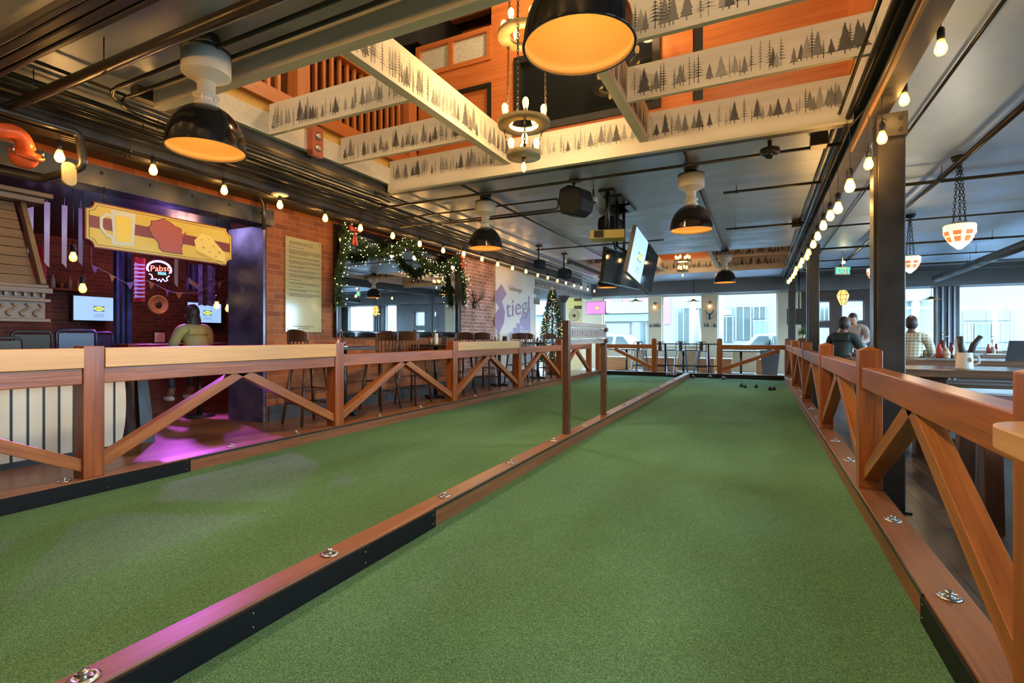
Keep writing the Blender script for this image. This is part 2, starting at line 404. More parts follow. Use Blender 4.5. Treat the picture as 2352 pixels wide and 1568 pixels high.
# far wall with windows
piers = []
def pier_x(u): return P(u, 700, y=YF).x
XW = [pier_x(q) for q in (1240, 1284, 1385, 1491, 1521, 1613, 1648, 1786, 1815)]
tops = 2.62; sill = .84
m = MB()
m.box(-9, YF, 0, .755, YF+.25, sill); m.box(-9, YF, tops, XR, YF+.25, 3.3)
for a, b in ((XW[1], XW[2]), (XW[3], XW[4]), (XW[5], XW[6]), (XW[7], XW[8]+.3)):
    m.box(a, YF-.12, 0, b, YF+.25, tops)
struct('wall_far', m, M['plaster'])
m = MB(); m.box(-9, YF-.75, tops, .9, YF-.12, 3.05); m.box(.9, YF-.75, tops-.03, XR, YF-.12, 3.15); struct('trim_4', m, M['soffit'])
M['frame'] = mat('window_frame', (.55,.58,.6), .4)
def window(i, x0, x1, z0, z1, y, bars=(), fm='frame'):
    f = MB(); t = .035
    f.box(x0, y+.02, z0, x0+t, y+.1, z1); f.box(x1-t, y+.02, z0, x1, y+.1, z1)
    f.box(x0+t, y+.02, z0, x1-t, y+.1, z0+t); f.box(x0+t, y+.02, z1-t, x1-t, y+.1, z1)
    for b in bars: f.box(b-.02, y+.03, z0+t, b+.02, y+.09, z1-t)
    w_ = f.build('window_%d' % i, M[fm]); w_['kind'] = 'structure'
    g = MB(); g.box(x0+t, y+.055, z0+t, x1-t, y+.061, z1-t); g.build('window_pane', M['glass'], parent=w_)
    portal('daylight_portal', x0, x1, z0, z1, y+.3, 'y')
window(1, -9+.2, XW[1], sill, tops, YF)
window(2, XW[2], XW[3], sill, tops, YF)
window(3, XW[4], XW[5], sill, tops, YF)
window(4, XW[6], XW[7], sill, tops, YF)
# dark timber entry and right-hand far wall
D0, D1, D2 = P(1838, 700, y=YF).x, P(2010, 700, y=YF).x, P(2075, 700, y=YF).x
def px_(u): return P(u, 700, y=YF).x
m = MB()
wz = [(1880, 1908), (1932, 1985)]
zt = P(1940, 690, y=YF).z; zb = P(1940, 738, y=YF).z; zl = P(1940, 750, y=YF).z; zk = .55
xs = [XW[8]+.3, px_(1880), px_(1908), px_(1932), px_(1985), D2]
m.box(xs[0], YF-.1, -.12, xs[-1], YF+.2, zk)
m.box(xs[0], YF-.1, zt, xs[-1], YF+.2, tops)
for a, b in ((xs[0], xs[1]), (xs[2], xs[3]), (xs[4], xs[5])): m.box(a, YF-.1, zk, b, YF+.2, zt)
m.box(xs[1], YF-.1, zl, xs[2], YF+.2, zb); m.box(xs[3], YF-.1, zl, xs[4], YF+.2, zb)
M['entry'] = wood('dark_entry_wood', (.075,.045,.035), (.04,.025,.02), 'z', .35)
struct('wall_far', m, M['entry'])
window(5, xs[1], xs[2], zb, zt, YF); window(6, xs[3], xs[4], zb, zt, YF)
window(7, xs[1], xs[2], zk, zl, YF); window(8, xs[3], xs[4], zk, zl, YF)
R1, R2 = px_(2148), px_(2197)
m = MB(); m.box(D2, YF, -.12, XR, YF+.25, .62); m.box(R1, YF-.25, -.12, R2, YF+.25, tops); m.box(XR-.6, YF, .62, XR, YF+.25, tops)
struct('wall_far', m, M['column'])
m = MB()
for q in (R1+.1, (R1+R2)/2, R2-.12): m.box(q-.02, YF-.3, -.12, q+.02, YF-.25, tops)
struct('trim_5', m, mat('pale_trim', (.45,.45,.55), .3))
window(9, D2, R1, .62, tops, YF); window(10, R2, XR-.6, .62, tops, YF)

# right wall and back wall, seen in the mirror
m = MB()
bays = [(-1.5, 1.5), (3.0, 6.4), (8.0, 11.0), (12.5, 16.5)]
m.box(XR, Y0, -.12, XR+.25, YF, .8); m.box(XR, Y0, 2.6, XR+.25, YF, 3.25)
e = Y0
for a, b in bays: m.box(XR, e, .8, XR+.25, a, 2.6); e = b
m.box(XR, e, .8, XR+.25, YF, 2.6)
struct('wall_right', m, M['plaster'])
for k, (a, b) in enumerate(bays):
    f = MB(); t = .05
    for q in (a, (a+b)/2-.025, b-t): f.box(XR+.05, q, .8, XR+.13, q+t, 2.6)
    f.box(XR+.05, a, .8, XR+.13, b, .85); f.box(XR+.05, a, 2.55, XR+.13, b, 2.6)
    w_ = f.build('window_%d' % (11+k), M['column']); w_['kind'] = 'structure'
    g = MB(); g.box(XR+.08, a, .85, XR+.086, b, 2.55); g.build('window_pane', M['glass'], parent=w_)
    portal('daylight_portal', a, b, .8, 2.6, XR+.3, 'x')
m = MB(); m.box(-11.4, Y0-.2, -.3, XR, Y0, 3.3); struct('wall_back', m, M['plaster'])
# left alcove by the tree
m = MB(); m.box(-9.2, 12.75, 0, -9, YF, .9); m.box(-9.2, 12.75, 2.5, -9, YF, 3.1)
for a, b in ((12.75, 13.2), (15.4, 15.8), (18.2, YF)): m.box(-9.2, a, .9, -9, b, 2.5)
m.box(-9, 12.6, .1, -6.22, 12.75, 3.1)
struct('wall_alcove', m, M['plaster'])
for k, (a, b) in enumerate(((13.2, 15.4), (15.8, 18.2))):
    f = MB()
    for q in (a, (a+b)/2, b-.05): f.box(-9.12, q, .9, -9.05, q+.05, 2.5)
    w_ = f.build('window_%d' % (15+k), M['frame']); w_['kind'] = 'structure'
    g = MB(); g.box(-9.09, a, .9, -9.084, b, 2.5); g.build('window_pane', M['glass'], parent=w_)
    ld = bpy.data.lights.new('daylight_portal', 'AREA'); ld.shape = 'RECTANGLE'; ld.size = b-a; ld.size_y = 1.6; ld.cycles.is_portal = True
    o = bpy.data.objects.new('daylight_portal', ld); COL.objects.link(o); o.location = (-9.25, (a+b)/2, 1.7); o.rotation_euler = (-PI/2, 0, PI/2)

# -------------------------------------------------- light wells: painted boards with stencilled firs
def fir(mb, o, r, u, h, kind, rnd):
    """a stencilled fir on a board face; o = foot, r/u = in-plane axes"""
    o, r, u = Vector(o), Vector(r), Vector(u)
    n = int(5+h*18) if h > .1 else 5; wd = h*rnd.uniform(.19, .27)
    if kind == 0:     # full crown
        pts = [(0, h)]; right = []; left = []
        for k in range(n):
            f = (k+1)/n; w_ = wd*f*rnd.uniform(.8, 1.15); z = h*(1-f*.86)
            right += [(w_, z), (w_*.62, z+h*.02)]
            w2 = wd*f*rnd.uniform(.8, 1.15); left += [(-w2, z), (-w2*.62, z+h*.02)]
        poly = [(0, h)]+right[:-1]+[(.004, h*.14), (.004, 0), (-.004, 0), (-.004, h*.14)]+left[:-1][::-1]
        mb.flat(poly[::-1], o, r, u)
    else:             # sparse, tiers on a thin trunk
        mb.flat([(-.0035, 0), (.0035, 0), (.0008, h), (-.0008, h)], o, r, u)
        for k in range(n):
            f = (k+.6)/n; w_ = wd*f*rnd.uniform(.7, 1.2); z = h*(1-f*.8)
            mb.flat([(0, z+h*.045), (-w_, z-h*.03), (-w_*.3, z+h*.002), (0, z), (w_*.3, z+h*.002), (w_, z-h*.025)], o, r, u)
def forest(mb, o, r, u, length, hmax, seed, density=1.):
    rnd = random.Random(seed); o, r, u = Vector(o), Vector(r), Vector(u); nrm = r.cross(u).normalized()
    x = .06; k = 0
    while x < length-.05:
        mb.m = rnd.choice([1, 1, 2, 2, 3]); kind = rnd.choice([0, 0, 1, 1])
        h = hmax*rnd.uniform(.55, 1.12)
        fir(mb, o+r*x+u*rnd.uniform(.025, .045)+nrm*(.0015+.0006*(k % 5)), r, u, h, kind, rnd)
        x += rnd.choice([.022, .03, .035, .045, .06, .08])/density; k += 1
    mb.m = 0
TM = [M['tree1'], M['tree2'], M['tree3']]
BT = .04
def xplank(well, y, x0, x1, z0, z1, seed, label, trees=True):
    b = MB(); b.box(x0, y, z0, x1, y+BT, z1)
    if trees: forest(b, (x0, y, z0), (1,0,0), (0,0,1), x1-x0, (z1-z0)*.72, seed)
    o = b.build('painted_joist', [M['board']]+TM, base=((x0+x1)/2, y, z0))
    tag(o, label, 'ceiling joist', 'painted joists across the %s light well' % well)
def yplank(well, x, y0, y1, z0, z1, seed, label):
    b = MB(); b.box(x-BT, y0, z0, x+BT, y1, z1)
    forest(b, (x+BT, y0, z0), (0,1,0), (0,0,1), y1-y0, (z1-z0)*.72, seed)
    o = b.build('painted_beam', [M['boardy']]+TM, base=(x, (y0+y1)/2, z0))
    tag(o, label, 'ceiling beam', 'long painted beams of the %s light well' % well)
zb, zt2 = 3.05, 3.33
XB1, XB2 = -2.47, -1.0
xplank('near', 3.28, W1[0], XB1-BT, zb, zt2, 1, 'white fir-stencilled joist in left bay of near light well, in front')
xplank('near', 4.18, W1[0], XB1-BT, zb, zt2, 2, 'white fir-stencilled joist in left bay of near light well, second behind')
xplank('near', 3.28, XB2+BT, W1[1], zb+.02, zt2+.02, 4, 'white fir-stencilled joist at top right of the photo, cut by the frame')
xplank('near', 4.12, XB2+BT, W1[1], zb+.02, zt2+.02, 5, 'white fir-stencilled joist in right bay, just under the topmost one')
yplank('near', XB1, W1[2]+.06, W1[3], zb, zt2+.04, 8, 'long warm-lit fir-stencilled beam running left of the ring chandelier')
yplank('near', XB2, W1[2]+.06, W1[3], zb, zt2+.04, 9, 'fir-stencilled beam right of the chandelier, under the big pendant lamp')
# boards round the edge of each well (part of the room)
def edge(name, well, i):
    x0, x1, y0, y1 = well
    b = MB(); b.box(x0, y1, zb-.0, x1, y1+.05, zt2); forest(b, (x0, y1, zb), (1,0,0), (0,0,1), x1-x0, .2, 20+i)
    b.box(x0-.05, y0, zb, x0, y1, 3.25); forest(b, (x0, y1, zb), (0,-1,0), (0,0,1), y1-y0, .16, 30+i)
    b.box(x1, y0, zb, x1+.04, y1, zt2); forest(b, (x1, y0, zb), (0,1,0), (0,0,1), y1-y0, .2, 40+i)
    struct(name, b, [M['board']]+TM)
    b = MB(); b.box(x0-.02, y1-.015, zb-.10, x1, y1+.05, zb); struct('trim_6', b, M['white'])
    b = MB(); b.box(x0-.3, y1+.06, zb-.09, x1+.02, y1+.16, zb-.001); b.box(x0-.16, y0-.1, zb-.09, x0-.06, y1+.05, zb-.001); struct('trim_7', b, M['girder'])
edge('wall_well', W1, 0); edge('wall_well', W2, 1)
b = MB(); b.box(-4.12, 2.28, 2.90, .72, 2.36, 3.10)
o = b.build('white_beam', M['board'], base=(-1.7, 2.3, 2.9), bevel=.004)
tag(o, 'plain whitewashed beam crossing the ceiling at the near edge of the light well', 'ceiling beam')
# far well beams and joists
for k, (x0, x1, lab) in enumerate(((W2[0], XB1-BT, 'left'), (XB2+BT, W2[1], 'right'))):
    xplank('far', 13.0, x0, x1, zb, zt2, 50+k, 'distant fir-stencilled joist in the %s bay of the far light well' % lab)
yplank('far', XB1, W2[2], W2[3], zb, zt2, 60, 'distant fir-stencilled beam left of the far chandelier')
yplank('far', XB2, W2[2], W2[3], zb, zt2, 61, 'distant fir-stencilled beam right of the far chandelier')
b = MB()
b.box(W2[0]-.1, 11.9, 4.2, W2[1]+.1, 15.2, 4.3)
b.box(W2[0]-.15, 11.9, 3.25, W2[0]-.06, 15.2, 4.2); b.box(W2[1]+.05, 11.9, 3.33, W2[1]+.1, 15.2, 4.2)
b.box(W2[0]-.1, 15.1, 3.33, W2[1]+.1, 15.2, 4.2); b.box(W2[0]-.1, 11.9, 3.15, W2[1]+.1, 11.95, 4.2)
struct('wall_upper', b, M['orange'])

# -------------------------------------------------- upper storey above the near well
YU = 5.6
b = MB(); b.box(-4.14, YU, 3.3, 3.0, YU+.1, 3.62); b.box(-3.0, YU, 3.62, -2.68, YU+.1, 4.62); b.box(-4.14, YU+.04, 3.62, -3.0, YU+.1, 4.30)
b.box(-4.14, YU, 4.34, -3.0, YU+.1, 4.62); b.box(-.95, YU, 3.62, -.62, YU+.1, 6.2); b.box(-.52, YU, 3.62, 3, YU+.1, 6.2)
b.box(-2.68, YU, 4.55, -.95, YU+.1, 6.2)
b.box(-3.0, YU, 4.62, -2.68, YU+.1, 6.2)
struct('wall_upper', b, M['orange'])
b = MB(); b.box(-3.0, YU-.01, 4.30, -4.14, YU+.1, 4.34); b.box(-.62, YU+.01, 3.62, -.52, YU+.1, 6.2); b.box(-3.06, YU-.005, 3.62, -3.0, YU+.1, 4.3); struct('trim_8', b, M['black'])
b = MB(); M['darkglass'] = mat('dark_glass', (.01,.012,.014), .04, spec=.9)
b.box(-2.66, YU+.03, 3.64, -.97, YU+.05, 4.53); wn = b.build('window_17', M['darkglass']); wn['kind'] = 'structure'
b = MB(); 
for (x0, z0, x1, z1) in ((-2.68,3.62,-2.60,4.55), (-1.03,3.62,-.95,4.55), (-2.6,3.62,-1.03,3.70), (-2.6,4.47,-1.03,4.55)): b.box(x0, YU-.03, z0, x1, YU+.03, z1)
b.build('window_frame', M['black'], parent=wn)
# transom with reeded glass
b = MB()
for (x0, z0, x1, z1) in ((-4.14,4.62,-3.0,4.68), (-4.14,4.98,-3.0,5.04), (-4.14,4.68,-4.08,4.98), (-3.62,4.68,-3.56,4.98), (-3.06,4.68,-3.0,4.98)): b.box(x0, YU-.02, z0, x1, YU+.08, z1)
tr = b.build('window_18', M['orange']); tr['kind'] = 'structure'
b = MB(); b.box(-4.08, YU+.02, 4.68, -3.62, YU+.04, 4.98); b.box(-3.56, YU+.02, 4.68, -3.06, YU+.04, 4.98)
b.build('window_pane', noisy('reeded_glass', (.5,.5,.48), (.75,.72,.6), 60, .15, .4), parent=tr)
b = MB(); b.box(-7, .5, 6.2, 3.2, 9, 6.3); struct('ceiling', b, M['black'])
b = MB()
for k in range(8): b.box(-6.5+0*k, 5.75+k*.4, 5.95, -2.6, 5.85+k*.4, 6.2)
struct('trim_9', b, M['orange'])
b = MB(); b.box(-7, 8.9, 3.3, 3.2, 9, 6.2); b.box(3.1, .5, 3.3, 3.2, 9, 6.2); b.box(-7, .4, 3.3, 3.2, .5, 6.2); b.box(-5.0, 5.7, 5.2, -4.2, 9, 5.95)
struct('wall_upper', b, M['dgrey'])
b = MB(); b.box(-7.1, .5, 3.3, -7.0, 9, 6.2); struct('wall_upper', b, M['brick'])
b = MB(); b.box(-7, .5, 3.25, -4.16, 9, 3.30); b.box(.76, .5, 3.26, 3.2, 9, 3.33); b.box(-7, .5, 3.16, 3.2, 2.26, 3.3); b.box(-4.14, 5.72, 3.2, 3.2, 9, 3.33); struct('floor', b, M['dgrey'])
b = MB(); b.box(-4.16, 2.3, 3.25, -4.13, YU, 3.36); b.box(.745, 2.3, 3.34, .76, YU, 3.55); struct('wall_upper', b, M['yellowwall'])
b = MB(); b.box(.74, 2.3, 3.55, .80, YU, 4.4); struct('wall_upper', b, M['orangey'])
# balcony balustrade on the left of the well
bal = thing('balcony_balustrade', 'orange-stained balcony balustrade with slats above the left of the light well', 'balustrade', (-4.2, 2.4, 3.36))
b = MB(); b.box(-4.30, 2.3, 3.36, -4.08, YU-.02, 3.50); b.build('bottom_beam', M['orangey'], parent=bal, bevel=.004)
b = MB(); b.box(-4.28, 2.3, 4.26, -4.14, YU-.02, 4.33); b.build('handrail', M['orangey'], parent=bal, bevel=.004)
for y in (3.62, 5.42):
    b = MB(); b.box(-4.30, y, 3.50, -4.12, y+.16, 4.26); b.build('post', M['orangez'], parent=bal, bevel=.004)
y = 2.42
k = 0
while y < 5.4:
    if not (3.55 < y < 3.82):
        b = MB(); b.box(-4.24, y, 3.50, -4.20, y+.035, 4.26); b.build('baluster', M['orangez'], parent=bal)
    y += .115
# framed mountain print behind it
b = MB(); b.box(-6.98, 2.2, 3.9, -6.95, 4.6, 5.4)
pr = thing('mountain_print', 'large print of a snowy mountain under blue sky behind the balusters', 'picture', (-6.95, 3.4, 3.9))
b.build('backing', mat('sky_print', (.05,.12,.4), .5), parent=pr)
b = MB(); b.poly([(-6.945, 2.2, 3.9), (-6.945, 4.6, 3.9), (-6.945, 4.6, 4.35), (-6.945, 4.1, 4.7), (-6.945, 3.7, 5.2), (-6.945, 3.3, 4.8), (-6.945, 2.9, 4.95), (-6.945, 2.2, 4.4)])
b.build('mountain', noisy('snow_rock', (.75,.75,.8), (.2,.18,.17), 4, .6), parent=pr)
# square red junction box on the well edge
jb = thing('junction_box', 'red box with two round sockets on the left edge of the light well', 'electrical box', (-4.09, 3.75, 3.12))
b = MB(); b.box(-4.10, 3.72, 3.0, -4.02, 3.86, 3.30); b.build('case', mat('box_red', (.42,.11,.06), .4), parent=jb, bevel=.005)
for z in (3.08, 3.2):
    b = MB(); b.lathe([(.035,0),(.035,.012),(.02,.018)], (-4.02, 3.79, z), 14, Matrix.Rotation(PI/2, 3, 'Y')); b.build('socket', M['steel'], parent=jb)
# ============================================================ COURTS, KERBS AND RAILINGS
LX = -4.43
m = MB(); m.box(LX, Y0+.2, -.001, -1.92, 15.42, .006)
o = m.build('court_turf', M['turf'], base=(-3.2, 6, 0)); tag(o, 'green artificial turf of the left bocce court', 'artificial turf', 'bocce court turf')
m = MB(); m.box(-1.79, Y0+.2, -.001, .605, 15.42, .006)
o = m.build('court_turf', M['turf'], base=(-.6, 6, 0)); tag(o, 'green artificial turf of the right bocce court', 'artificial turf', 'bocce court turf')
KZ = .126
def boltplate(parent, x, y, z):
    b = MB(); b.lathe([(.042,0),(.044,.004),(.03,.009),(.026,.006),(.012,.008),(.012,.016),(.016,.02),(.014,.026),(0,.028)], (x, y, z), 16)
    b.bar((x-.03,y-.012,z+.01), (x+.03,y+.012,z+.01), .006, .005)
    b.build('bolt_plate', M['steel'], parent=parent)
def kerb(label, x0, x1, face_side, y0, y1, ys, gy):
    k = thing('court_kerb', label, 'court kerb', ((x0+x1)/2, 0, 0), 'timber kerbs edging the bocce courts')
    b = MB(); b.box(x0, y0, 0, x1, y1, KZ); b.build('board', M['kerb'], parent=k, bevel=.006)
    fx = x1 if face_side > 0 else x0; e = .012*face_side
    b = MB(); b.box(fx, y0, .008, fx+e, gy, KZ-.012); g = b.build('rubber_guard', M['guard'], parent=k); g['label'] = 'black rubber guard strip'
    for i, y in enumerate([gy-.03, gy-.62, gy-1.25, gy-1.9, gy-2.5]):
        for z in (.035, .09):
            b = MB(); b.sph((fx+e, y, z), .004, 8, 5); b.build('screw', M['steel'], parent=g)
    b = MB(); b.box(fx, gy, KZ-.02, fx+e*.6, y1, KZ-.004); b.build('edge_strip', M['black'], parent=k)
    for y in ys: boltplate(k, (x0+x1)/2, y, KZ)
    return k
kerb('wooden kerb between the two courts with black guard on its right side', -1.92, -1.79, 1, Y0+.2, 15.42, [.83+.99*i for i in range(14)], 2.6)
kerb('wooden kerb at the left edge of the left court, along the bar floor', -4.60, LX, 1, Y0+.2, 15.42, [.9, 1.9, 3.2, 3.95, 5.3, 6.2, 7.8, 8.8, 10.2, 11.2, 12.7, 13.8], 2.75)
kerb('wooden kerb under the right-hand railing beside the tables', .605, .765, -1, Y0+.2, 15.42, [.95, 1.45, 2.6, 3.55, 5.1, 6.0, 7.6, 8.5, 10.2, 11.2, 12.9, 14], 2.6)
k = thing('court_kerb', 'wooden kerb closing the far end of both courts', 'court kerb', (-2, 15.5, 0), 'timber kerbs edging the bocce courts')
b = MB(); b.box(-4.6, 15.42, 0, .765, 15.56, KZ); b.build('board', M['kerbx'], parent=k, bevel=.006)
b = MB(); b.box(-4.43, 15.40, .006, .605, 15.42, KZ-.01); b.build('rubber_guard', M['guard'], parent=k)

RB0, RB1 = .82, .94
def post_mesh(x0, x1, y0, y1, z0, zt, peak):
    b = MB(); b.box(x0, y0, z0, x1, y1, zt)
    if peak:
        cx, cy_ = (x0+x1)/2, (y0+y1)/2; n = len(b.v)
        b.v += [(x0,y0,zt),(x1,y0,zt),(x1,y1,zt),(x0,y1,zt),(cx,cy_,zt+peak)]
        for i in range(4): b.face((n+i, n+(i+1)%4, n+4))
    return b
def rail_y(label, group, x0, x1, posts, caps, pw=.135, peak=0, ztop=1.10):
    r = thing('court_railing', label, 'railing', ((x0+x1)/2, posts[0], KZ), group)
    cx = (x0+x1)/2
    for y in posts:
        post_mesh(x0, x1, y, y+pw, KZ, ztop, peak).build('post', M['post'], parent=r, bevel=.004)
    for i in range(len(posts)-1):
        a, c = posts[i]+pw, posts[i+1]; mid = (a+c)/2
        b = MB(); b.box(x0+.01, a, RB0, x1-.01, c, RB1+(0 if caps and caps[i] else .02)); b.build('top_rail', M['rail'], parent=r, bevel=.006)
        for s, e, mm in ((a+.0, mid-.02, 'brace'), (c, mid+.02, 'brace2')):
            lo, hi = KZ+.10, RB0
            t = .085; sg = 1 if e > s else -1
            # parallelogram brace lying in the plane of the rail
            dx = abs(e-s); L = math.hypot(dx, hi-lo); oz = t*L/dx; oy = t*L/(hi-lo)
            b = MB(); b.prism([(cx-.045, s, lo-oz*.5), (cx-.045, s, lo+oz*.5), (cx-.045, e-sg*oy*.5, hi), (cx-.045, e+sg*oy*.5*0+sg*oy*.5, hi)], (.09, 0, 0))
            b.build('brace', M[mm], parent=r, bevel=.003)
        if caps and caps[i]:
            b = MB(); b.box(x0-.03, a-.02*0, RB1, x1+.012, c, RB1+.145); q = b.build('cap_board', M['cap'], parent=r, bevel=.003); q['label'] = 'pale unstained cap board'
    return r
rail_y('stained timber railing with X braces along the left court by the bar stools', 'timber railings round the courts',
       -4.585, -4.445, [-.5, 1.985, 4.45, 7.0, 9.5, 12.0, 14.45], [1, 1, 0, 1, 0, 0])
rail_y('stained timber railing with pointed posts along the right side by the dining tables', 'timber railings round the courts',
       .625, .76, [1.72, 4.22, 6.77, 9.36, 12.2, 15.2], None, peak=.03, ztop=1.075)
# far railing: two posts, rails and single braces either side of the gate
r = thing('court_railing', 'stained timber railing across the far end of the courts before the windows', 'railing', (-2, 15.5, KZ), 'timber railings round the courts')
xa, xb = P(1497, 850, y=15.44).x, P(1647, 850, y=15.44).x
for x in (-4.59, xa, xb, .62):
    post_mesh(x, x+.135, 15.43, 15.56, KZ, 1.10, .03).build('post', M['post'], parent=r, bevel=.004)
for (x0, x1) in ((-4.46, xa), (xb+.135, .62)):
    b = MB(); b.box(x0, 15.45, RB0, x1, 15.55, RB1); b.build('top_rail', M['railx'], parent=r, bevel=.005)
for (s, e) in ((xa, -4.0), (xb+.135, .5)):
    b = MB(); b.bar((s, 15.5, .25), (e, 15.5, RB0-.02), .08, .10); b.build('brace', M['railx'], parent=r, bevel=.003)

# scoreboard between the courts
s = thing('scoreboard', 'wooden bocce scoreboard numbered 0 to 15 on two posts between the courts', 'scoreboard', (-1.855, 5.2, KZ))
b = MB(); b.box(-1.90, 5.16, KZ, -1.83, 5.23, 1.345); b.build('post', M['darkwood'], parent=s, bevel=.003)
b = MB(); b.box(-1.90, 6.62, KZ, -1.83, 6.69, 1.10); b.build('post', M['darkwood'], parent=s, bevel=.003)
M['greywood'] = wood('weathered_wood', (.27,.22,.19), (.17,.13,.11), 'y', .4)
for z0, z1, n in ((1.285, 1.33, 'marker_rail'), (1.155, 1.265, 'number_board'), (1.085, 1.128, 'marker_rail')):
    b = MB(); b.box(-1.895, 5.23, z0, -1.845, 6.72, z1)
    if n == 'number_board':
        b.m = 1
        for i in range(16):
            b.text(str(i), .10, (-1.8435, 5.33+i*.088, 1.208), (0,1,0), (0,0,1), sx=.75 if i < 10 else .6)
    b.build(n, [M['greywood'], M['black']], parent=s)
for z in (1.272, 1.14):
    b = MB(); b.box(-1.875, 5.24, z-.012, -1.865, 6.70, z+.004)
    b.build('slide_wire', M['steel'], parent=s)
for z in (1.262, 1.12):
    b = MB(); b.sph((-1.82, 6.62, z), .03, 14, 10); b.build('marker_ball', M['darkwood'], parent=s)

# bocce balls
M['ballg'] = mat('dark_green_ball', (.012,.035,.022), .2, spec=.6)
M['ballr'] = mat('dark_red_ball', (.06,.02,.02), .2, spec=.6)
M['balln'] = mat('black_ball', (.015,.015,.016), .15, spec=.6)
def ball(u, v, m_, lab, r=.053):
    p = P(u, v, z=r+.006); b = MB(); b.sph(p, r, 20, 12)
    b.ring(p, r*1.0, .0012, 24, 4); 
    single('bocce_ball', b, M[m_], lab, 'bocce ball', p, 'bocce balls lying on the turf')
for u, v, m_, lab in ((1703, 884, 'ballg', 'dark green bocce ball on the right court, leftmost of the touching pair'),
    (1711, 886, 'ballg', 'dark green bocce ball on the right court, right one of the left pair'),
    (1737, 886, 'ballg', 'dark green bocce ball lying alone on the right court'),
    (1769, 892, 'balln', 'dark bocce ball near the right kerb, front one of the pair'),
    (1778, 891, 'balln', 'dark bocce ball near the right kerb, back one of the pair')): ball(u, v, m_, lab, .047)
for u, v, m_, lab in ((1592, 865, 'ballr', 'dark red bocce ball by the far kerb, nearest the court divider'),
    (1632, 865, 'ballr', 'dark red bocce ball by the far kerb, between two others'),
    (1662, 868, 'ballr', 'dark red bocce ball by the far kerb, rightmost')): ball(u, v, m_, lab, .05)
for i, (u, v) in enumerate(((1533, 861), (1540, 862), (1547, 861), (1554, 861), (1544, 864))):
    p = P(u, v, z=.056); p.y = 15.34-.02*(i % 2)-(.1 if i == 4 else 0); p.z = .056; b = MB(); b.sph(p, .05, 16, 10)
    p.x += .0
    single('bocce_ball', b, M['ballr'], ['dark red bocce ball at the left court far end, leftmost of its cluster', 'dark red bocce ball in the left court cluster, second from left',
        'dark red bocce ball in the left court cluster, third from left', 'dark red bocce ball in the left court cluster, touching the divider', 'dark red bocce ball standing before the left court cluster'][i], 'bocce ball', p, 'bocce balls at the far end of the left court')

# drinks shelf on the near right post
sh = thing('drink_shelf', 'pale wooden drinks shelf with rounded corner on the near right post', 'shelf', (.7, 1.6, .91))
poly = [(1.05, .8)]; poly += [(1.05, 1.70)]
for k in range(9):
    q = PI/2+PI/2*k/8; poly.append((.63+.13*math.cos(q), 1.57+.13*math.sin(q)))
poly += [(.50, .8)]
b = MB(); b.prism([(x, y, .96) for x, y in poly[::-1]], (0, 0, -.055)); 
M['shelf'] = wood('pale_shelf_wood', (.60,.33,.15), (.48,.25,.1), 'y', .3)
b.build('shelf_top', M['shelf'], parent=sh, bevel=.004)
b = MB(); b.box(.625, 1.62, KZ, .76, 1.715, .905); b.build('support_post', wood('pale_post_wood', (.52,.26,.11), (.4,.19,.08), 'z', .35), parent=sh, bevel=.003)

# ============================================================ GIRDER AND COLUMNS
g = thing('steel_girder', 'dark riveted steel girder running the length of the room on columns', 'girder', (.86, 8, 2.81))
b = MB(); b.box(.70, Y0, 2.81, .86, YF-.8, 2.835); b.box(.70, Y0, 3.03, .86, YF-.8, 3.048); b.box(.77, Y0, 2.835, .80, YF-.8, 3.03)
b.build('web', M['girder'], parent=g)
b = MB(); b.box(.715, Y0, 2.785, .735, 5.3, 2.81); b.build('timber_strip', M['cap'], parent=g)
for y in (4.6, 10.5, 17.2):
    b = MB(); b.box(.785, y-.03, 2.64, .972, y-.015, 2.81)
    for q in ((.93, 2.68), (.93, 2.76), (.83, 2.68), (.83, 2.76)): b.sph((q[0], y-.03, q[1]), .014, 10, 6)
    b.build('bracket', M['girder'], parent=g)
for i, (y, lab) in enumerate(((4.6, 'broad dark steel column behind the near right railing post'), (10.5, 'dark steel column in the middle of the right railing'), (17.0, 'distant dark steel column at the far end of the girder'))):
    c = thing('steel_column', lab, 'column', (.9, y, -.12), 'steel columns under the girder')
    b = MB(); b.box(.795, y, -.11, .965, y+.2, 2.80); b.build('shaft', M['column'], parent=c, bevel=.008)
    b = MB(); b.box(.775, y+.03, -.11, .795, y+.17, 2.52); b.build('flange', M['column'], parent=c)
    b = MB(); b.box(.772, y-.02, -.12, 1.0, y+.22, -.105); b.build('base_plate', M['column'], parent=c)

M['lintel'] = noisy('lintel_paint', (.010,.012,.011), (.03,.035,.03), 6, .3, .1, r2=.5)
l = thing('steel_lintel', 'black riveted steel lintel over the bar opening, yellow sign below', 'lintel', (-5.55, 2, 2.56))
b = MB(); b.box(-5.72, Y0+.1, 2.55, -5.46, 4.44, 2.74); b.build('beam', M['lintel'], parent=l)
for y in [.9+.42*i for i in range(9)]:
    b = MB(); b.sph((-5.46, y, 2.68), .016, 10, 6); b.build('rivet', M['lintel'], parent=l)
l = thing('steel_lintel', 'grey riveted steel lintel above the lit fir tree', 'lintel', (-5.5, 15, 2.5))
M['greysteel'] = noisy('grey_steel', (.16,.15,.145), (.3,.29,.27), 9, .5)
b = MB(); b.box(-5.62, 12.7, 2.52, -5.46, 17.9, 2.74); b.build('beam', M['greysteel'], parent=l)
for i in range(18):
    b = MB(); b.sph((-5.455, 12.85+.28*i, 2.63), .02, 8, 5); b.build('rivet', M['dgrey'], parent=l)
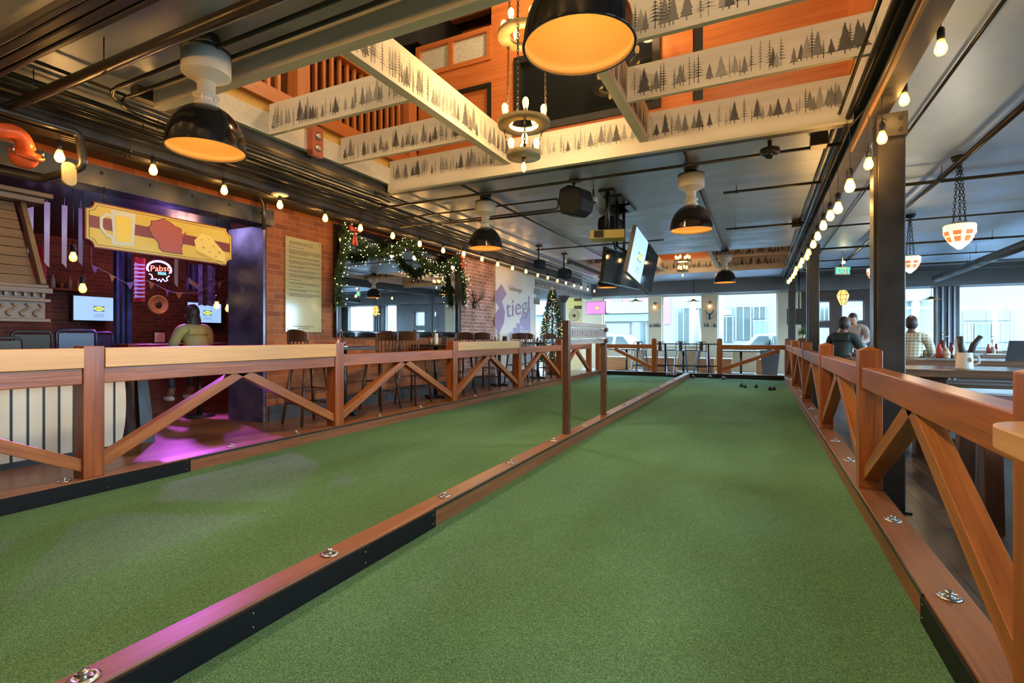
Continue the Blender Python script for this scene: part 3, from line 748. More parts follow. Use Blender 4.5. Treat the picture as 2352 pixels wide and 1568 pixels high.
for i, (u, v0, v1) in enumerate(((1228, 660, 675), (1228, 685, 695))):
    z = P(1228, (v0+v1)/2, x=-5.46).z
    b = MB(); b.box(-5.6, 12.62, z-.09, -5.44, 12.98, z+.07); single('corner_block', b, M['greysteel'], ['grey steel block on the mural wall corner, upper one','grey steel block on the mural wall corner, lower one'][i], 'steel block', (-5.5, 12.8, z), 'blocks on the mural wall corner')
c = thing('timber_column', 'dark column with flared capital behind the lit fir tree', 'column', P(1290, 800, y=15.9))
p = P(1290, 800, y=15.9)
b = MB(); b.box(p.x-.11, p.y-.1, 0, p.x+.11, p.y+.1, 2.3); b.build('shaft', M['column'], parent=c)
b = MB(); b.lathe([(.15,2.3),(.2,2.38),(.28,2.5),(.28,2.52)], (p.x, p.y, 0), 4); b.build('capital', M['column'], parent=c)
PEND_W = 88
M['acorn0'] = mat('globe_glass', (1,.9,.7), .4, em=(1,.75,.45), es=2)
# ============================================================ LAMPS
M['shadein'] = mat('warm_shade_inside', (.88,.36,.08), .55, em=(1,.40,.07), es=.22)  # faint emission stands in for bulb light on the inner shade
M['canister'] = mat('ivory_enamel', (.74,.68,.55), .35)
def make_pendant(zr=2.34):
    t = thing('pendant_lamp', '', 'pendant lamp', (0,0,0))
    b = MB(); R = .225
    prof_o = [(R, 0)]+[(R*math.cos(a)**.85, .275*math.sin(a)) for a in [PI/2*k/10*.93 for k in range(1, 11)]]
    prof_i = [(max(.0, r-.006), z-.004) for r, z in prof_o][::-1]
    b.lathe(prof_o+prof_i+[(R-.004, 0), (R, 0)], (0,0,zr), 40, mats=[0]*(len(prof_o)-1)+[1]*(len(prof_i))+[0, 0])
    b.ring((0,0,zr), R, .005, 40, 6)
    b.build('shade', [M['blackgloss'], M['shadein']], parent=t)
    b = MB(); b.lathe([(.055,.262),(.07,.28),(.07,.292),(.045,.30),(.045,.325),(.075,.33),(.075,.34),(.05,.345),(.05,.36)], (0,0,zr), 24)
    for q in range(4):
        a = q*PI/2+.5; b.bar((.055*math.cos(a), .055*math.sin(a), zr+.26), (.055*math.cos(a), .055*math.sin(a), zr+.345), .01, .006)
    b.build('collar', M['canister'], parent=t)
    b = MB(); b.lathe([(.05,.355),(.052,.42),(.054,.4215),(.056,.423),(.134,.466),(.136,.4675),(.138,.470),(.138,.473),(.138,.60)], (0,0,zr), 32); b.build('canister', M['canister'], parent=t)
    b = MB(); b.lathe([(.142,.598),(.142,.612),(.0,.618)], (0,0,zr), 32); b.build('canister_lid', M['black'], parent=t)
    b = MB(); b.ring((0,0,zr+.635), .016, .004, 12, 6, Matrix.Rotation(PI/2, 3, 'X')); b.tube([(0,0,zr+.65),(0,0,3.0)], .005, 6); b.build('hook', M['black'], parent=t)
    b = MB(); b.lathe([(.0,2.985),(.07,2.985),(.075,3.0),(.08,3.05)], (0,0,0), 20); b.build('canopy', M['black'], parent=t)
    b = MB(); b.sph((0,0,zr+.225), .03, 12, 8); b.build('bulb', M['white'], parent=t)
    light('SPOT', 'pendant_downlight', (0,0,zr+.03), PEND_W, (1,.80,.52), .08, parent=t, ang=158)
    light('POINT', 'pendant_glow', (0,0,zr+.13), 1.0, (1,.62,.25), .03, parent=t)
    return t
proto = make_pendant()
pend = [(-3.12, 2.04, 'black dome pendant with ivory canister at upper left, near the white beam'),
        (-.655, 1.97, 'largest black dome pendant, seen from below at top centre'),
        (-3.26, 5.92, 'black dome pendant over the left court beyond the light well'),
        (-.67, 5.9, 'black dome pendant over the right court beyond the light well'),
        (-.66, 11.9, 'small distant black dome pendant over the right court'),
        (-3.26, 11.9, 'distant black dome pendant mostly hidden behind the television')]
for i, (x, y, lab) in enumerate(pend):
    o = proto if i == 0 else dup(proto)
    o.location = (x, y, 0); o['label'] = lab; o['group'] = 'dome pendants over the courts'

# ring chandeliers hung on chains
def chain(mb, a, b_, link=.03, r=.0035):
    a, b_ = Vector(a), Vector(b_); n = max(2, int((b_-a).length/(link*.78))); d = (b_-a)/n
    rot0 = Vector((0,0,1)).rotation_difference(d.normalized()).to_matrix()
    for k in range(n):
        c = a+d*(k+.5)
        Mx = rot0 @ Matrix.Rotation((PI/2)*(k % 2), 3, 'Z') @ Matrix.Rotation(PI/2, 3, 'X')
        pts = []
        for q in range(8):
            ang = 2*PI*q/8; pts.append(c+Mx @ Vector((link*.27*math.cos(ang), link*.55*math.sin(ang), 0)))
        mb.tube(pts, r, 4, closed=True)
def bulb_std(parent, c, s=1.0):
    b = MB(); b.lathe([(.014,-.03),(.014,.0),(.011,.006)], c, 10); b.build('socket', M['brass'], parent=parent)
    c = Vector(c)
    b = MB(); b.lathe([(.010,.0),(.014*s,.012),(.019*s,.035*s),(.018*s,.052*s),(.010*s,.066*s),(0,.07*s)], c, 12); b.build('bulb', M['bulb'], parent=parent)
def flat_ring(mb, c, ro, ri, h, seg=48):
    mb.lathe([(ri, -h/2), (ro, -h/2), (ro, h/2), (ri, h/2), (ri, -h/2)], c, seg)
def chandelier(label, x, y, tiers, bottom, power):
    t = thing('ring_chandelier', label, 'chandelier', (x, y, tiers[-1][2]), 'ring chandeliers in the light wells')
    z_prev = None; prev_r = None
    for (ro, ri, z, nb, ph) in tiers:
        b = MB(); flat_ring(b, (x, y, z), ro, ri, .035) if ri > 0 else b.lathe([(0,-.02),(ro,-.02),(ro,.02),(0,.02)], (x,y,z), 40)
        b.build('ring', M['bronze'], parent=t)
        for k in range(nb):
            q = ph+2*PI*k/nb; rr = (ro+ri)/2 if ri > 0 else ro*.75
            bulb_std(t, (x+rr*math.cos(q), y+rr*math.sin(q), z+.05), 1.35)
        if z_prev is not None:
            for k in range(3):
                q = ph+.5+2*PI*k/3
                b = MB(); chain(b, (x+ro*.9*math.cos(q), y+ro*.9*math.sin(q), z+.02), (x+prev_r*.85*math.cos(q), y+prev_r*.85*math.sin(q), z_prev-.02)); b.build('chain', M['chain'], parent=t)
        z_prev, prev_r = z, ro
    ro, z = tiers[0][0], tiers[0][2]
    for k in range(3):
        q = .7+2*PI*k/3
        b = MB(); chain(b, (x+ro*.9*math.cos(q), y+ro*.9*math.sin(q), z+.02), (x+.02*math.cos(q), y+.02*math.sin(q), z+bottom)); b.build('chain', M['chain'], parent=t)
    ro, ri, z = tiers[-1][0], tiers[-1][1], tiers[-1][2]
    b = MB(); b.lathe([(.016,-.06),(.016,-.02)], (x,y,z), 10); b.build('socket', M['brass'], parent=t)
    b = MB(); b.lathe([(0,-.14),(.012,-.135),(.019,-.115),(.018,-.09),(.012,-.065),(.01,-.06)], (x,y,z), 12); b.build('bulb', M['bulb'], parent=t)
    light('POINT', 'chandelier_glow', (0, 0, .36), power, (1,.62,.25), .12, parent=t)
    return t
for i, (x, y, z, pw, lab) in enumerate(((-1.7, 4.75, 5.3, 120, 'over the middle of the light well'), (-3.2, 1.3, 4.7, 110, 'at the near left of the light well'), (-.1, 1.3, 4.7, 110, 'at the near right of the light well'))):  # globe lamps added upstairs to brighten the well boards
    t = thing('upstairs_fill_globe', 'added white fill globe upstairs %s' % lab, 'added fill lamp', (x, y, z), 'added fill globes upstairs')
    b = MB(); b.sph((x,y,z+.24), .11, 16, 12); b.build('globe', M['acorn0'], parent=t)
    b = MB(); b.tube([(x,y,z+.34),(x,y,6.2)], .01, 6); b.build('rod', M['black'], parent=t)
    light('POINT', 'globe_fill_light', (0,0,0), pw, (1,.68,.36), .12, parent=t)
CP = P(1203, 285, x=-1.75)
chandelier('tiered ring chandelier with amber bulbs on chains in the near light well', CP.x, CP.y,
    [(.215, .12, 3.66, 6, .3), (.215, .12, 2.93, 5, .2), (.14, 0, 2.67, 4, .5)], 2.4, 60)
p = P(1568, 628, x=-1.75)
chandelier('distant tiered ring chandelier below the far light well', p.x, p.y, [(.215,.12,3.1,6,.3), (.14,0,2.84,4,.5)], 1.09, 36)
for (u, v, d, lab) in ((1398, 196, 6.0, 'ring chandelier with four amber bulbs upstairs beside the far glass'), (1476, 113, 5.6, 'topmost ring chandelier half hidden by the big pendant')):
    p = P(u, v, d=d); p.y = min(p.y, 5.3)
    chandelier(lab, p.x, p.y, [(.2, .13, p.z, 4, .6)], 6.15-p.z, 14)

# string lights on cables
M['cable'] = mat('black_cable', (.03,.028,.026), .5)
def edison(label, p, drop, group, s=1.0, glow=0):
    t = thing('edison_bulb', label, 'string light bulb', p, group)
    x, y, z = p
    b = MB(); b.tube([(x,y,z+drop),(x,y,z+.075*s)], .003, 6); b.build('cord', M['cable'], parent=t)
    b = MB(); b.lathe([(.008*s,.085*s),(.016*s,.075*s),(.017*s,.03*s),(.014*s,.022*s)], p, 10); b.build('socket', M['black'], parent=t)
    b = MB(); b.lathe([(.013*s,.025*s),(.018*s,.01*s),(.027*s,-.018*s),(.027*s,-.032*s),(.018*s,-.05*s),(0,-.057*s)], p, 14); b.build('glass_bulb', M['amberglass'], parent=t)
    if glow: light('POINT', 'bulb_glow', (0,0,-.02*s), glow, (1,.50,.12), .04, parent=t)
    b = MB(); b.tube([(x-.006*s,y,z+.012*s),(x-.006*s,y,z-.035*s),(x+.006*s,y,z-.035*s),(x+.006*s,y,z+.012*s)], .0042*s, 6); b.build('filament', M['fil'], parent=t)
    return t
left_b = [(137,353),(352,385),(515,432),(643,466),(747,497),(828,520),(902,538),(964,557),(1018,572),(1065,580),(1107,592),(1143,604),(1177,613),(1208,621),(1235,630),(1258,636),(1280,643),(1300,648),(1319,654),(1335,659),(1350,663),(1365,667)]
names = {0:'leftmost amber bulb on the wall string, by the orange pipe', 1:'amber bulb hanging over the left end of the yellow sign', 2:'amber bulb above the right end of the yellow sign', 3:'amber bulb under the small ivory saucer on the wall string',
  4:'amber bulb above the bocce rules board', 5:'amber bulb at the top left corner of the garland'}
XS = -4.95
lp = []
for i, (u, v) in enumerate(left_b):
    p = P(u, v, x=XS); lp.append(p)
    lab = names.get(i) or ('amber bulb over the garlanded mirror, %s along' % ['first','second','third','fourth'][i-6] if i < 10 else 'amber bulb before the mural wall, number %d from the garland end' % (i-9))
    edison(lab, p, 2.92-p.z if p.z < 2.85 else .1, 'amber string bulbs along the left wall', 1.25, 7 if i < 14 else 0)
b = MB(); pts = []
for i, p in enumerate(lp):
    pts.append((p.x, p.y, 2.92))
    if i < len(lp)-1: q = lp[i+1]; pts.append((p.x, (p.y+q.y)/2, 2.90))
b.tube([(XS, -1, 2.92)]+pts, .006, 6)
single('string_light_cable', b, M['cable'], 'black cable of the bulb string along the left wall', 'cable', pts[0])
right_b = [(2161,102),(2077,222),(2026,310),(1995,370),(1952,420),(1925,472),(1907,490),(1891,513),(1878,538),(1868,557),(1857,576),(1853,586),(1842,596),(1838,606),(1829,615),(1826,624),(1821,632),(1815,640),(1811,645)]
XG = 1.02
rn = ['nearest amber bulb on the girder string at upper right', 'amber bulb just above the broad steel column', 'amber bulb beside the bracket of the broad column', 'amber bulb left of the broad column, under its bracket', 'amber bulb left of the broad column, fifth along the girder']
rp = []
for i, (u, v) in enumerate(right_b):
    xx = [.93, .90, .76, .72][min(i, 3)] if i < 4 else .66
    p = P(u, v, x=xx); rp.append(p)
    edison(rn[i] if i < 5 else 'amber bulb on the receding girder string, number %d from the camera' % (i+1), p, max(.1, 2.86-p.z) if i > 0 else .2, 'amber string bulbs along the girder', 1.15 if i < 4 else 1.4, (3.5 if i < 4 else 7) if i < 10 else 0)
b = MB(); b.tube([(.93, -1, 2.98)]+[(p.x, p.y, max(p.z+.12, 2.86)) for p in rp], .006, 6)
single('string_light_cable', b, M['cable'], 'black cable of the bulb string along the girder', 'cable', rp[0])
for i, x in enumerate((-4.6, -3.7, -2.8, -1.9, -1.0, -.1)):  # bulb string added out of view to warm the near beam and ceiling
    edison('added amber fill bulb on the unseen cross string, number %d from the wall' % (i+1), Vector((x, .6, 2.62)), .40, 'added fill bulbs on the unseen cross string', 1.2, 16)
b = MB(); b.tube([(-5.0,.6,3.02), (.6,.6,3.02)], .006, 6); single('string_light_cable', b, M['cable'], 'black cable of the added, unseen cross string', 'cable', (-2,.6,3.02))
# ivory saucer over the fourth bulb
p = P(643, 448, x=XS); b = MB(); b.lathe([(.0,.03),(.03,.03),(.09,.012),(.095,.0),(.05,-.01),(0,-.012)], p, 24)
single('ceiling_saucer', b, M['cream'], 'small ivory saucer fitting above an amber bulb near the lintel', 'lamp fitting', p)

# acorn glass pendants in the dining room
M['acorn'] = mat('glowing_acorn_glass', (1,.8,.5), .4, em=(1,.66,.33), es=1.6)
M['acornpatch'] = mat('acorn_glass_tint', (.9,.3,.12), .4, em=(1,.22,.08), es=.55)
def acorn(label, u, v, d, s, ztop=3.15):
    c = P(u, v, d=d); t = thing('acorn_pendant', label, 'pendant lamp', c, 'glowing acorn pendants over the dining tables')
    pf = [(.0,-.195),(.02,-.19),(.03,-.18),(.08,-.135),(.12,-.06),(.14,.0),(.143,.06),(.135,.075)]
    b = MB(); b.lathe([(r*s, z*s) for r, z in pf], c, 32); b.build('glass_bowl', M['acorn'], parent=t)
    for k in range(8):
        a0 = 2*PI*k/8+.12; a1 = a0+.5
        b = MB(); vs = []
        for z, r in ((-.115,.094), (-.06,.122), (-.045,.130), (.0,.142)): 
            vs.append((r, z))
        for j in (0, 2):
            (r0, z0), (r1, z1) = vs[j], vs[j+1]; q = [(r0,a0,z0),(r0,a1,z0),(r1,a1,z1),(r1,a0,z1)]
            b.poly([c+Vector((r*s*math.cos(a), r*s*math.sin(a), z*s))*1.0 for r, a, z in [(rr+.004, aa, zz) for rr, aa, zz in q]])
            b.poly([c+Vector(((r0+.004)*s*math.cos((a0+a1)/2), (r0+.004)*s*math.sin((a0+a1)/2), z0*s)), c+Vector(((r0+.002)*s*math.cos(a1), (r0+.002)*s*math.sin(a1), z0*s)), c+Vector(((r1+.002)*s*math.cos(a1), (r1+.002)*s*math.sin(a1), z1*s))])
        b.build('tinted_pane', M['acornpatch'], parent=t)
    b = MB(); b.lathe([(.137,.07),(.13,.085),(.08,.095),(.03,.11)], c, 24) if s < 0 else b.lathe([(.137*s,.072*s),(.1*s,.09*s),(.02*s,.1*s)], c, 24); b.build('cap', M['brass'], parent=t)
    for k in range(3):
        q = 2*PI*k/3+.3
        b = MB(); chain(b, c+Vector((.06*s*math.cos(q), .06*s*math.sin(q), .09*s)), Vector((c.x+.012*math.cos(q), c.y+.012*math.sin(q), ztop-.05)), .045, .004); b.build('chain', M['chain'], parent=t)
    b = MB(); b.lathe([(.0,-.05),(.06,-.05),(.08,-.0)], (c.x,c.y,ztop), 16); b.build('canopy', M['black'], parent=t)
    light('POINT', 'acorn_glow', (0,0,-.28*s), 10, (1,.72,.4), .1, parent=t)
acorn('large glowing acorn pendant on chains at upper right', 2204, 532, 5.6, 1.0)
acorn('glowing acorn pendant just right of the broad column', 2090, 600, 8.3, 1.0)
acorn('glowing acorn pendant half hidden left of the broad column', 2010, 625, 10.3, 1.0)
# hexagonal amber lantern
c = P(1936, 682, d=12.6); t = thing('amber_lantern', 'hexagonal amber glass lantern on a chain below the exit sign', 'lantern', c)
M['amber'] = mat('amber_lantern_glass', (1,.6,.2), .4, em=(1,.5,.12), es=1.2)
b = MB(); b.lathe([(.05,-.2),(.11,-.06),(.135,.05),(.07,.17)], c, 6); 
for q in range(len(b.sm)): b.sm[q] = False
b.build('glass', M['amber'], parent=t)
for k in range(6):
    q = 2*PI*k/6; b = MB(); b.tube([c+Vector((r*math.cos(q), r*math.sin(q), z)) for r, z in ((.053,-.2),(.113,-.06),(.138,.05),(.073,.17))], .006, 5); b.build('rib', M['black'], parent=t)
b = MB(); b.ring(c+Vector((0,0,.05)), .137, .006, 6, 5); b.ring(c+Vector((0,0,-.06)), .112, .005, 6, 5); b.build('band', M['black'], parent=t)
b = MB(); chain(b, c+Vector((0,0,.17)), (c.x, c.y, 3.1), .05, .006); b.build('chain', M['chain'], parent=t)
# saucer wall-reflecting pendants by the windows
for u, v, d, lab in ((1460, 690, 17.0, 'wide saucer pendant in the leftmost far window'), (1593, 690, 17.0, 'wide saucer pendant in the middle far window'), (2139, 685, 14.3, 'wide saucer pendant in the right-hand dining window')):
    c = P(u, v, d=d); t = thing('saucer_pendant', lab, 'pendant lamp', c, 'saucer pendants by the far windows')
    b = MB(); b.lathe([(.26,-.035),(.1,.0),(.05,.03),(.04,.05),(.0,.055)], c, 28); b.build('shade', M['brass'], parent=t)
    b = MB(); b.tube([c+Vector((0,0,.05)), (c.x,c.y,3.05 if c.x < .7 else 3.15)], .006, 6); b.build('cord', M['black'], parent=t)
    b = MB(); b.sph(c+Vector((0,0,-.04)), .04, 12, 8); b.build('bulb', M['bulb'], parent=t)
# wall sconces on the tan piers
for u, v, lab in ((1503, 705, 'brass wall sconce with amber bulb on the left tan pier'), (1630, 703, 'brass wall sconce with amber bulb on the right tan pier')):
    c = P(u, v, y=YF-.2); t = thing('wall_sconce', lab, 'wall lamp', c, 'sconces on the tan window piers')
    b = MB(); b.lathe([(.06,0),(.05,.02),(.02,.03)], (c.x, YF-.12, c.z+.12), 16, Matrix.Rotation(PI/2, 3, 'X')); b.build('back_plate', M['brass'], parent=t)
    b = MB(); b.tube([(c.x, YF-.15, c.z+.12), (c.x, c.y, c.z+.14), (c.x, c.y, c.z+.06)], .012, 8); b.build('arm', M['brass'], parent=t)
    b = MB(); b.sph(c, .045, 12, 10, (1,1,1.2)); b.build('bulb', M['bulb'], parent=t)
# ============================================================ PIPES AND CEILING FITTINGS
def pipe(label, pts, r, m_='pipe', name='ceiling_pipe', clamps=(), group=None, zc=3.05):
    t = thing(name, label, 'pipe', pts[0], group)
    b = MB(); b.tube(pts, r, 12); b.build('pipe_run', M[m_], parent=t)
    for (x, y, z) in clamps:
        b = MB(); b.ring((x, y, z), r+.004, .004, 12, 5, Matrix.Rotation(PI/2, 3, 'X')); b.tube([(x,y,z+r),(x,y,zc)], .004, 5); b.build('hanger', M['pipe'], parent=t)
    return t
def bend(pts, r=.08, n=5):
    pts = [Vector(p) for p in pts]; out = [pts[0]]
    for i in range(1, len(pts)-1):
        p = pts[i]; a = p+(pts[i-1]-p).normalized()*r; c = p+(pts[i+1]-p).normalized()*r
        for k in range(n+1):
            q = k/n; out.append(a*(1-q)**2+p*2*q*(1-q)+c*q*q)
    out.append(pts[-1]); return out
# channel fitting and big pipe at upper left, both running across the room
cf = thing('channel_light', 'long ribbed black channel fitting hanging at the top left corner', 'ceiling fitting', (-4, 1.44, 2.88))
for k, (dy, w_) in enumerate(((-.07,.035), (-.02,.05), (.045,.05), (.10,.03))):
    b = MB(); b.box(-5.3, 1.44+dy-w_/2, 2.88, -2.5, 1.44+dy+w_/2, 2.93+.01*(k % 2)); b.build('channel', [M['pipe'], M['black']][k % 2], parent=cf, bevel=.006)
for x in (-4.15, -3.0):
    b = MB(); b.box(x, 1.35, 2.92, x+.03, 1.39, 3.0); b.tube([(x+.015,1.37,3.0),(x+.015,1.37,3.045)], .004, 5); b.build('bracket', M['steel'], parent=cf)
b = MB(); b.box(-2.95, 1.46, 2.95, -2.2, 1.52, 3.04); b.box(-2.95, 1.56, 2.95, -2.2, 1.60, 3.04); single('ceiling_rail', b, M['black'], 'short black double rail fixed to the ceiling near the top left corner', 'ceiling fitting', (-2.5, 1.5, 3.0))
pipe('thick black pipe crossing the ceiling at upper left in front of the pendant', [(-5.6, 1.76, 2.86), (.6, 1.76, 2.86)], .036, clamps=[(-4.6,1.76,2.86), (-3.7,1.76,2.86)])
pipe('black conduit bending from the wall side to the left pendant, front one', bend([(-4.35, 5.3, 2.93), (-4.35, 2.02, 2.93), (.6, 2.02, 2.98)], .3), .014)
pipe('black conduit running to the left pendant, rear one', bend([(-4.5, 5.3, 2.95), (-4.5, 2.16, 2.95), (.6, 2.16, 3.0)], .3), .013)
for i, (x, z, r_) in enumerate(((-4.62,2.97,.022), (-4.75,2.90,.014), (-4.84,2.97,.012), (-4.97,2.99,.03), (-5.03,2.79,.012), (-4.28,2.98,.012), (-5.11,2.80,.02), (-5.19,2.81,.025))):
    pipe('dark pipe along the left wall ceiling, %s from the wall' % ['fourth', 'third in the lower layer', 'third', 'thick second', 'inner of the low pair', 'outermost', 'low one second', 'thickest low one, nearest'][i],
         [(x, -1.5, z), (x, 15.3, z)], r_, clamps=[(x, yy, z) for yy in ((2.6, 5.4, 8.2) if i % 2 == 0 else ())], group='pipes along the left wall ceiling', zc=3.05 if x > -5.05 else 2.84)
pipe('dark pipe with elbows dropping beside the orange-red fitting', bend([(-4.95, .4, 2.80), P(183, 306, x=-4.95), P(192, 385, x=-4.95), P(95, 412, x=-5.3), (-5.7, .9, P(192,385,x=-4.95).z)], .06), .032)
# orange-red pipe elbow with bolted flange
p0 = P(-25, 300, x=-5.0); p1 = P(45, 300, x=-5.0); p2 = P(62, 345, x=-5.05)
t = thing('pipe_elbow', 'bright orange-red pipe elbow with bolted flange at the left edge', 'pipe elbow', p2)
b = MB(); b.tube(bend([p0, p1+Vector((0,0,.0)), p2], .09, 8), .055, 16); b.build('elbow', M['pipered'], parent=t)
b = MB(); b.sph(p2+Vector((-.02,-.01,-.06)), .085, 20, 12, (1,1,.95)); b.build('bulb_end', M['pipered'], parent=t)
b = MB(); b.lathe([(.10,-.012),(.105,0),(.10,.012)], p2+Vector((0,0,-.03)), 20, Matrix.Rotation(.5, 3, 'Y')); b.build('flange', M['pipered'], parent=t)
for k in range(4):
    q = PI/2*k+.5; c = p2+Vector((.115*math.cos(q), .115*math.sin(q), -.03)); b = MB(); b.tube([c+Vector((0,0,-.03)), c+Vector((0,0,.03))], .009, 6); b.build('bolt', M['steel'], parent=t)
# cream oval plate under the first bulb
c = P(157, 400, x=-5.0); b = MB(); pts = []
for k in range(24):
    q = 2*PI*k/24; pts.append((c.x, c.y+.05*math.cos(q), c.z+.045*math.sin(q)+(.05 if math.sin(q) > 0 else -.05)))
b.prism(pts, (.025, 0, 0)); single('oval_plate', b, mat('plate_cream', (.62,.5,.22), .3), 'cream oval cover plate hanging by the black pipe elbow', 'cover plate', c, bevel=.006)
# middle ceiling conduits
pipe('black conduit joining the pendants over the left court', [(-3.26, 5.3, 3.02), (-3.26, 12, 3.02)], .014, group='conduits feeding the pendants')
pipe('black conduit joining the pendants over the right court', [(-.67, 5.3, 3.02), (-.67, 12, 3.02)], .014, group='conduits feeding the pendants')
for i, (y, x0, x1, z) in enumerate(((5.55,-5.0,.7,2.95), (6.9,-.4,.7,2.97), (9.3,-.5,.7,2.98), (6.6,-4.4,-2.4,2.9), (9.8,-4.2,-1.6,2.98))):
    pipe('black sprinkler pipe across the ceiling %s' % ['at the far edge of the light well', 'over the right court, nearer one', 'over the right court, farther one', 'over the left court, nearer one', 'over the left court, behind the speaker'][i],
         [(x0, y, z), (x1, y, z)], .016, clamps=[(x0+.15, y, z)] if i else ())
pipe('black branch pipe with a drop near the left pendant', bend([(-4.8, 6.1, 2.93), (-2.3, 6.1, 2.93), (-2.3, 6.1, 2.80), (-4.8, 6.1, 2.80)], .05), .012)
# along the girder
pipe('grey conduit hugging the left side of the girder', [(.665, -1.5, 2.98), (.665, 17.5, 2.98)], .024)
pipe('thin black conduit left of the girder', [(.60, -1.5, 3.02), (.60, 17.5, 3.02)], .012)
# dining-side pipes
pipe('thick dark pipe above the right-hand dining area, running lengthwise', [(1.91, 1, 3.02), (1.91, 17.5, 3.02)], .03, zc=3.15, clamps=[(1.91, yy, 3.02) for yy in (4.6, 7.5, 11)])
pipe('thin dark conduit on the dining ceiling next to the girder', [(1.28, .5, 3.12), (1.28, 17.5, 3.12)], .012)
pipe('second thin conduit on the dining ceiling', [(1.99, 1, 3.10), (1.99, 17.5, 3.10)], .014)
for i, (y, z) in enumerate(((7.7, 3.02), (8.0, 3.10), (10.2, 3.05), (12.4, 3.0), (14.2, 2.98), (15.6, 2.95), (16.8, 2.92))):
    pipe('dark cross pipe over the dining tables, %s from the camera' % ['nearest', 'second', 'third', 'fourth', 'fifth', 'sixth', 'farthest'][i], [(1.05, y, z), (7.3, y, z)], .02 if i % 2 else .014, zc=3.15,
         clamps=[(3+i*.3, y, z)], group='cross pipes over the dining tables')
d0, d1 = P(2150, 640, d=13), P(2352, 563, d=9)
pipe('fat grey duct pipe slanting over the right dining windows', [d0, d1+(d1-d0)*.6], .09, 'girder', 'duct_pipe')

def hang_box(): pass
M['spk'] = mat('speaker_black', (.012,.012,.012), .6, spec=.2)
# loudspeakers, dome cameras, projector
def speaker(label, u, v, d, s, rz):
    c = P(u, v, d=d); t = thing('loudspeaker', label, 'loudspeaker', c, 'ceiling loudspeakers')
    b = MB(); poly = [(-.12,-.17), (.06,-.19), (.15,-.12), (.17,.0), (.13,.13), (-.02,.17), (-.13,.12), (-.15,0)]
    cr, sr = math.cos(rz), math.sin(rz)
    b.prism([c+Vector((-.13*s*sr+x*s*cr*.9, .13*s*cr*-1+x*s*sr*.9, z*s)) for x, z in poly], (.26*s*sr*1.0, .26*s*cr, 0)); b.build('case', M['spk'], parent=t, bevel=.02)
    b = MB(); b.tube([c+Vector((-.02,0,.15*s)), (c.x-.02, c.y, 3.04)], .018, 8); b.box(c.x-.07, c.y-.05, 3.02, c.x+.05, c.y+.05, 3.045); b.build('bracket', M['black'], parent=t)
speaker('black loudspeaker hanging beside the dome camera over the left court', 1322, 461, 6.1, 1.0, .3)
speaker('black loudspeaker behind the yellow projector', 1402, 520, 8.0, 1.0, .3)
speaker('small black spotlight-like speaker above the mural, right one', 1297, 627, 11.5, .7, .6)
speaker('small round black speaker above the mural, left one', 1239, 606, 10.5, .55, .6)
for u, v, d, lab, zc in ((1363, 462, 6.5, 'white dome camera on a drop rod beside the loudspeaker', 3.05), (1768, 352, 4.9, 'black dome camera on the ceiling over the right court', 3.05)):
    c = P(u, v, d=d); t = thing('dome_camera', lab, 'camera', c); wh = 'white' if 'white' in lab else 'black'
    s_ = 1.0 if wh == 'white' else 1.6
    b = MB(); b.lathe([(.04*s_,.05),(.055*s_,.04),(.055*s_,.0),(.05*s_,-.01)], c, 20); b.build('housing', M[wh], parent=t)
    b = MB(); b.sph(c+Vector((0,0,-.008)), .036*s_, 16, 10, (1,1,.8)); b.build('dome', M['blackgloss'], parent=t)
    b = MB(); b.tube([c+Vector((0,0,.04)), (c.x, c.y, zc)], .012*s_, 8); b.build('rod', M['black'], parent=t)
c = P(1393, 540, d=6.5); t = thing('projector', 'yellow ceiling projector with a dark lens on a black pole', 'projector', c)
M['projy'] = mat('projector_case', (.80,.62,.18), .4)
b = MB(); b.bar(c+Vector((-.21,-.0,0)), c+Vector((.21,.10,0)), .28, .11); b.build('case', M['projy'], parent=t, bevel=.012)
b = MB(); n_ = Vector((.21,.05,0)).normalized(); f_ = Vector((.23,-.97,0)).normalized()*-1
q0 = c+Vector((-.21,0,0)).lerp(Vector((.21,.1,0)), .12)+Vector((.033,-.141,0)); q1 = c+Vector((-.21,0,0)).lerp(Vector((.21,.1,0)), .40)+Vector((.033,-.141,0))
b.bar(q0, q1, .012, .085); b.build('lens_window', M['blackgloss'], parent=t)
b = MB(); b.tube([c+Vector((0,.05,.055)), (c.x, c.y+.05, 3.05)], .028, 10); b.box(c.x-.1, c.y-.03, 3.02, c.x+.1, c.y+.13, 3.045); b.build('pole', M['black'], parent=t)
for i, (x, y) in enumerate(((.5, 5.5), (.55, 9.4))):
    b = MB(); b.box(x-.07, y-.07, 2.93, x+.07, y+.07, 3.04); single('junction_box', b, M['black'], ['square black junction box at the right end of the light well edge', 'square black junction box at the end of the farther sprinkler pipe'][i], 'electrical box', (x, y, 2.93), bevel=.006)

pipe('fat black conduit curving down at the right end of the lintel', bend([P(520, 425, x=-5.40), P(606, 452, x=-5.40), P(606, 527, x=-5.40)], .16, 8), .022)
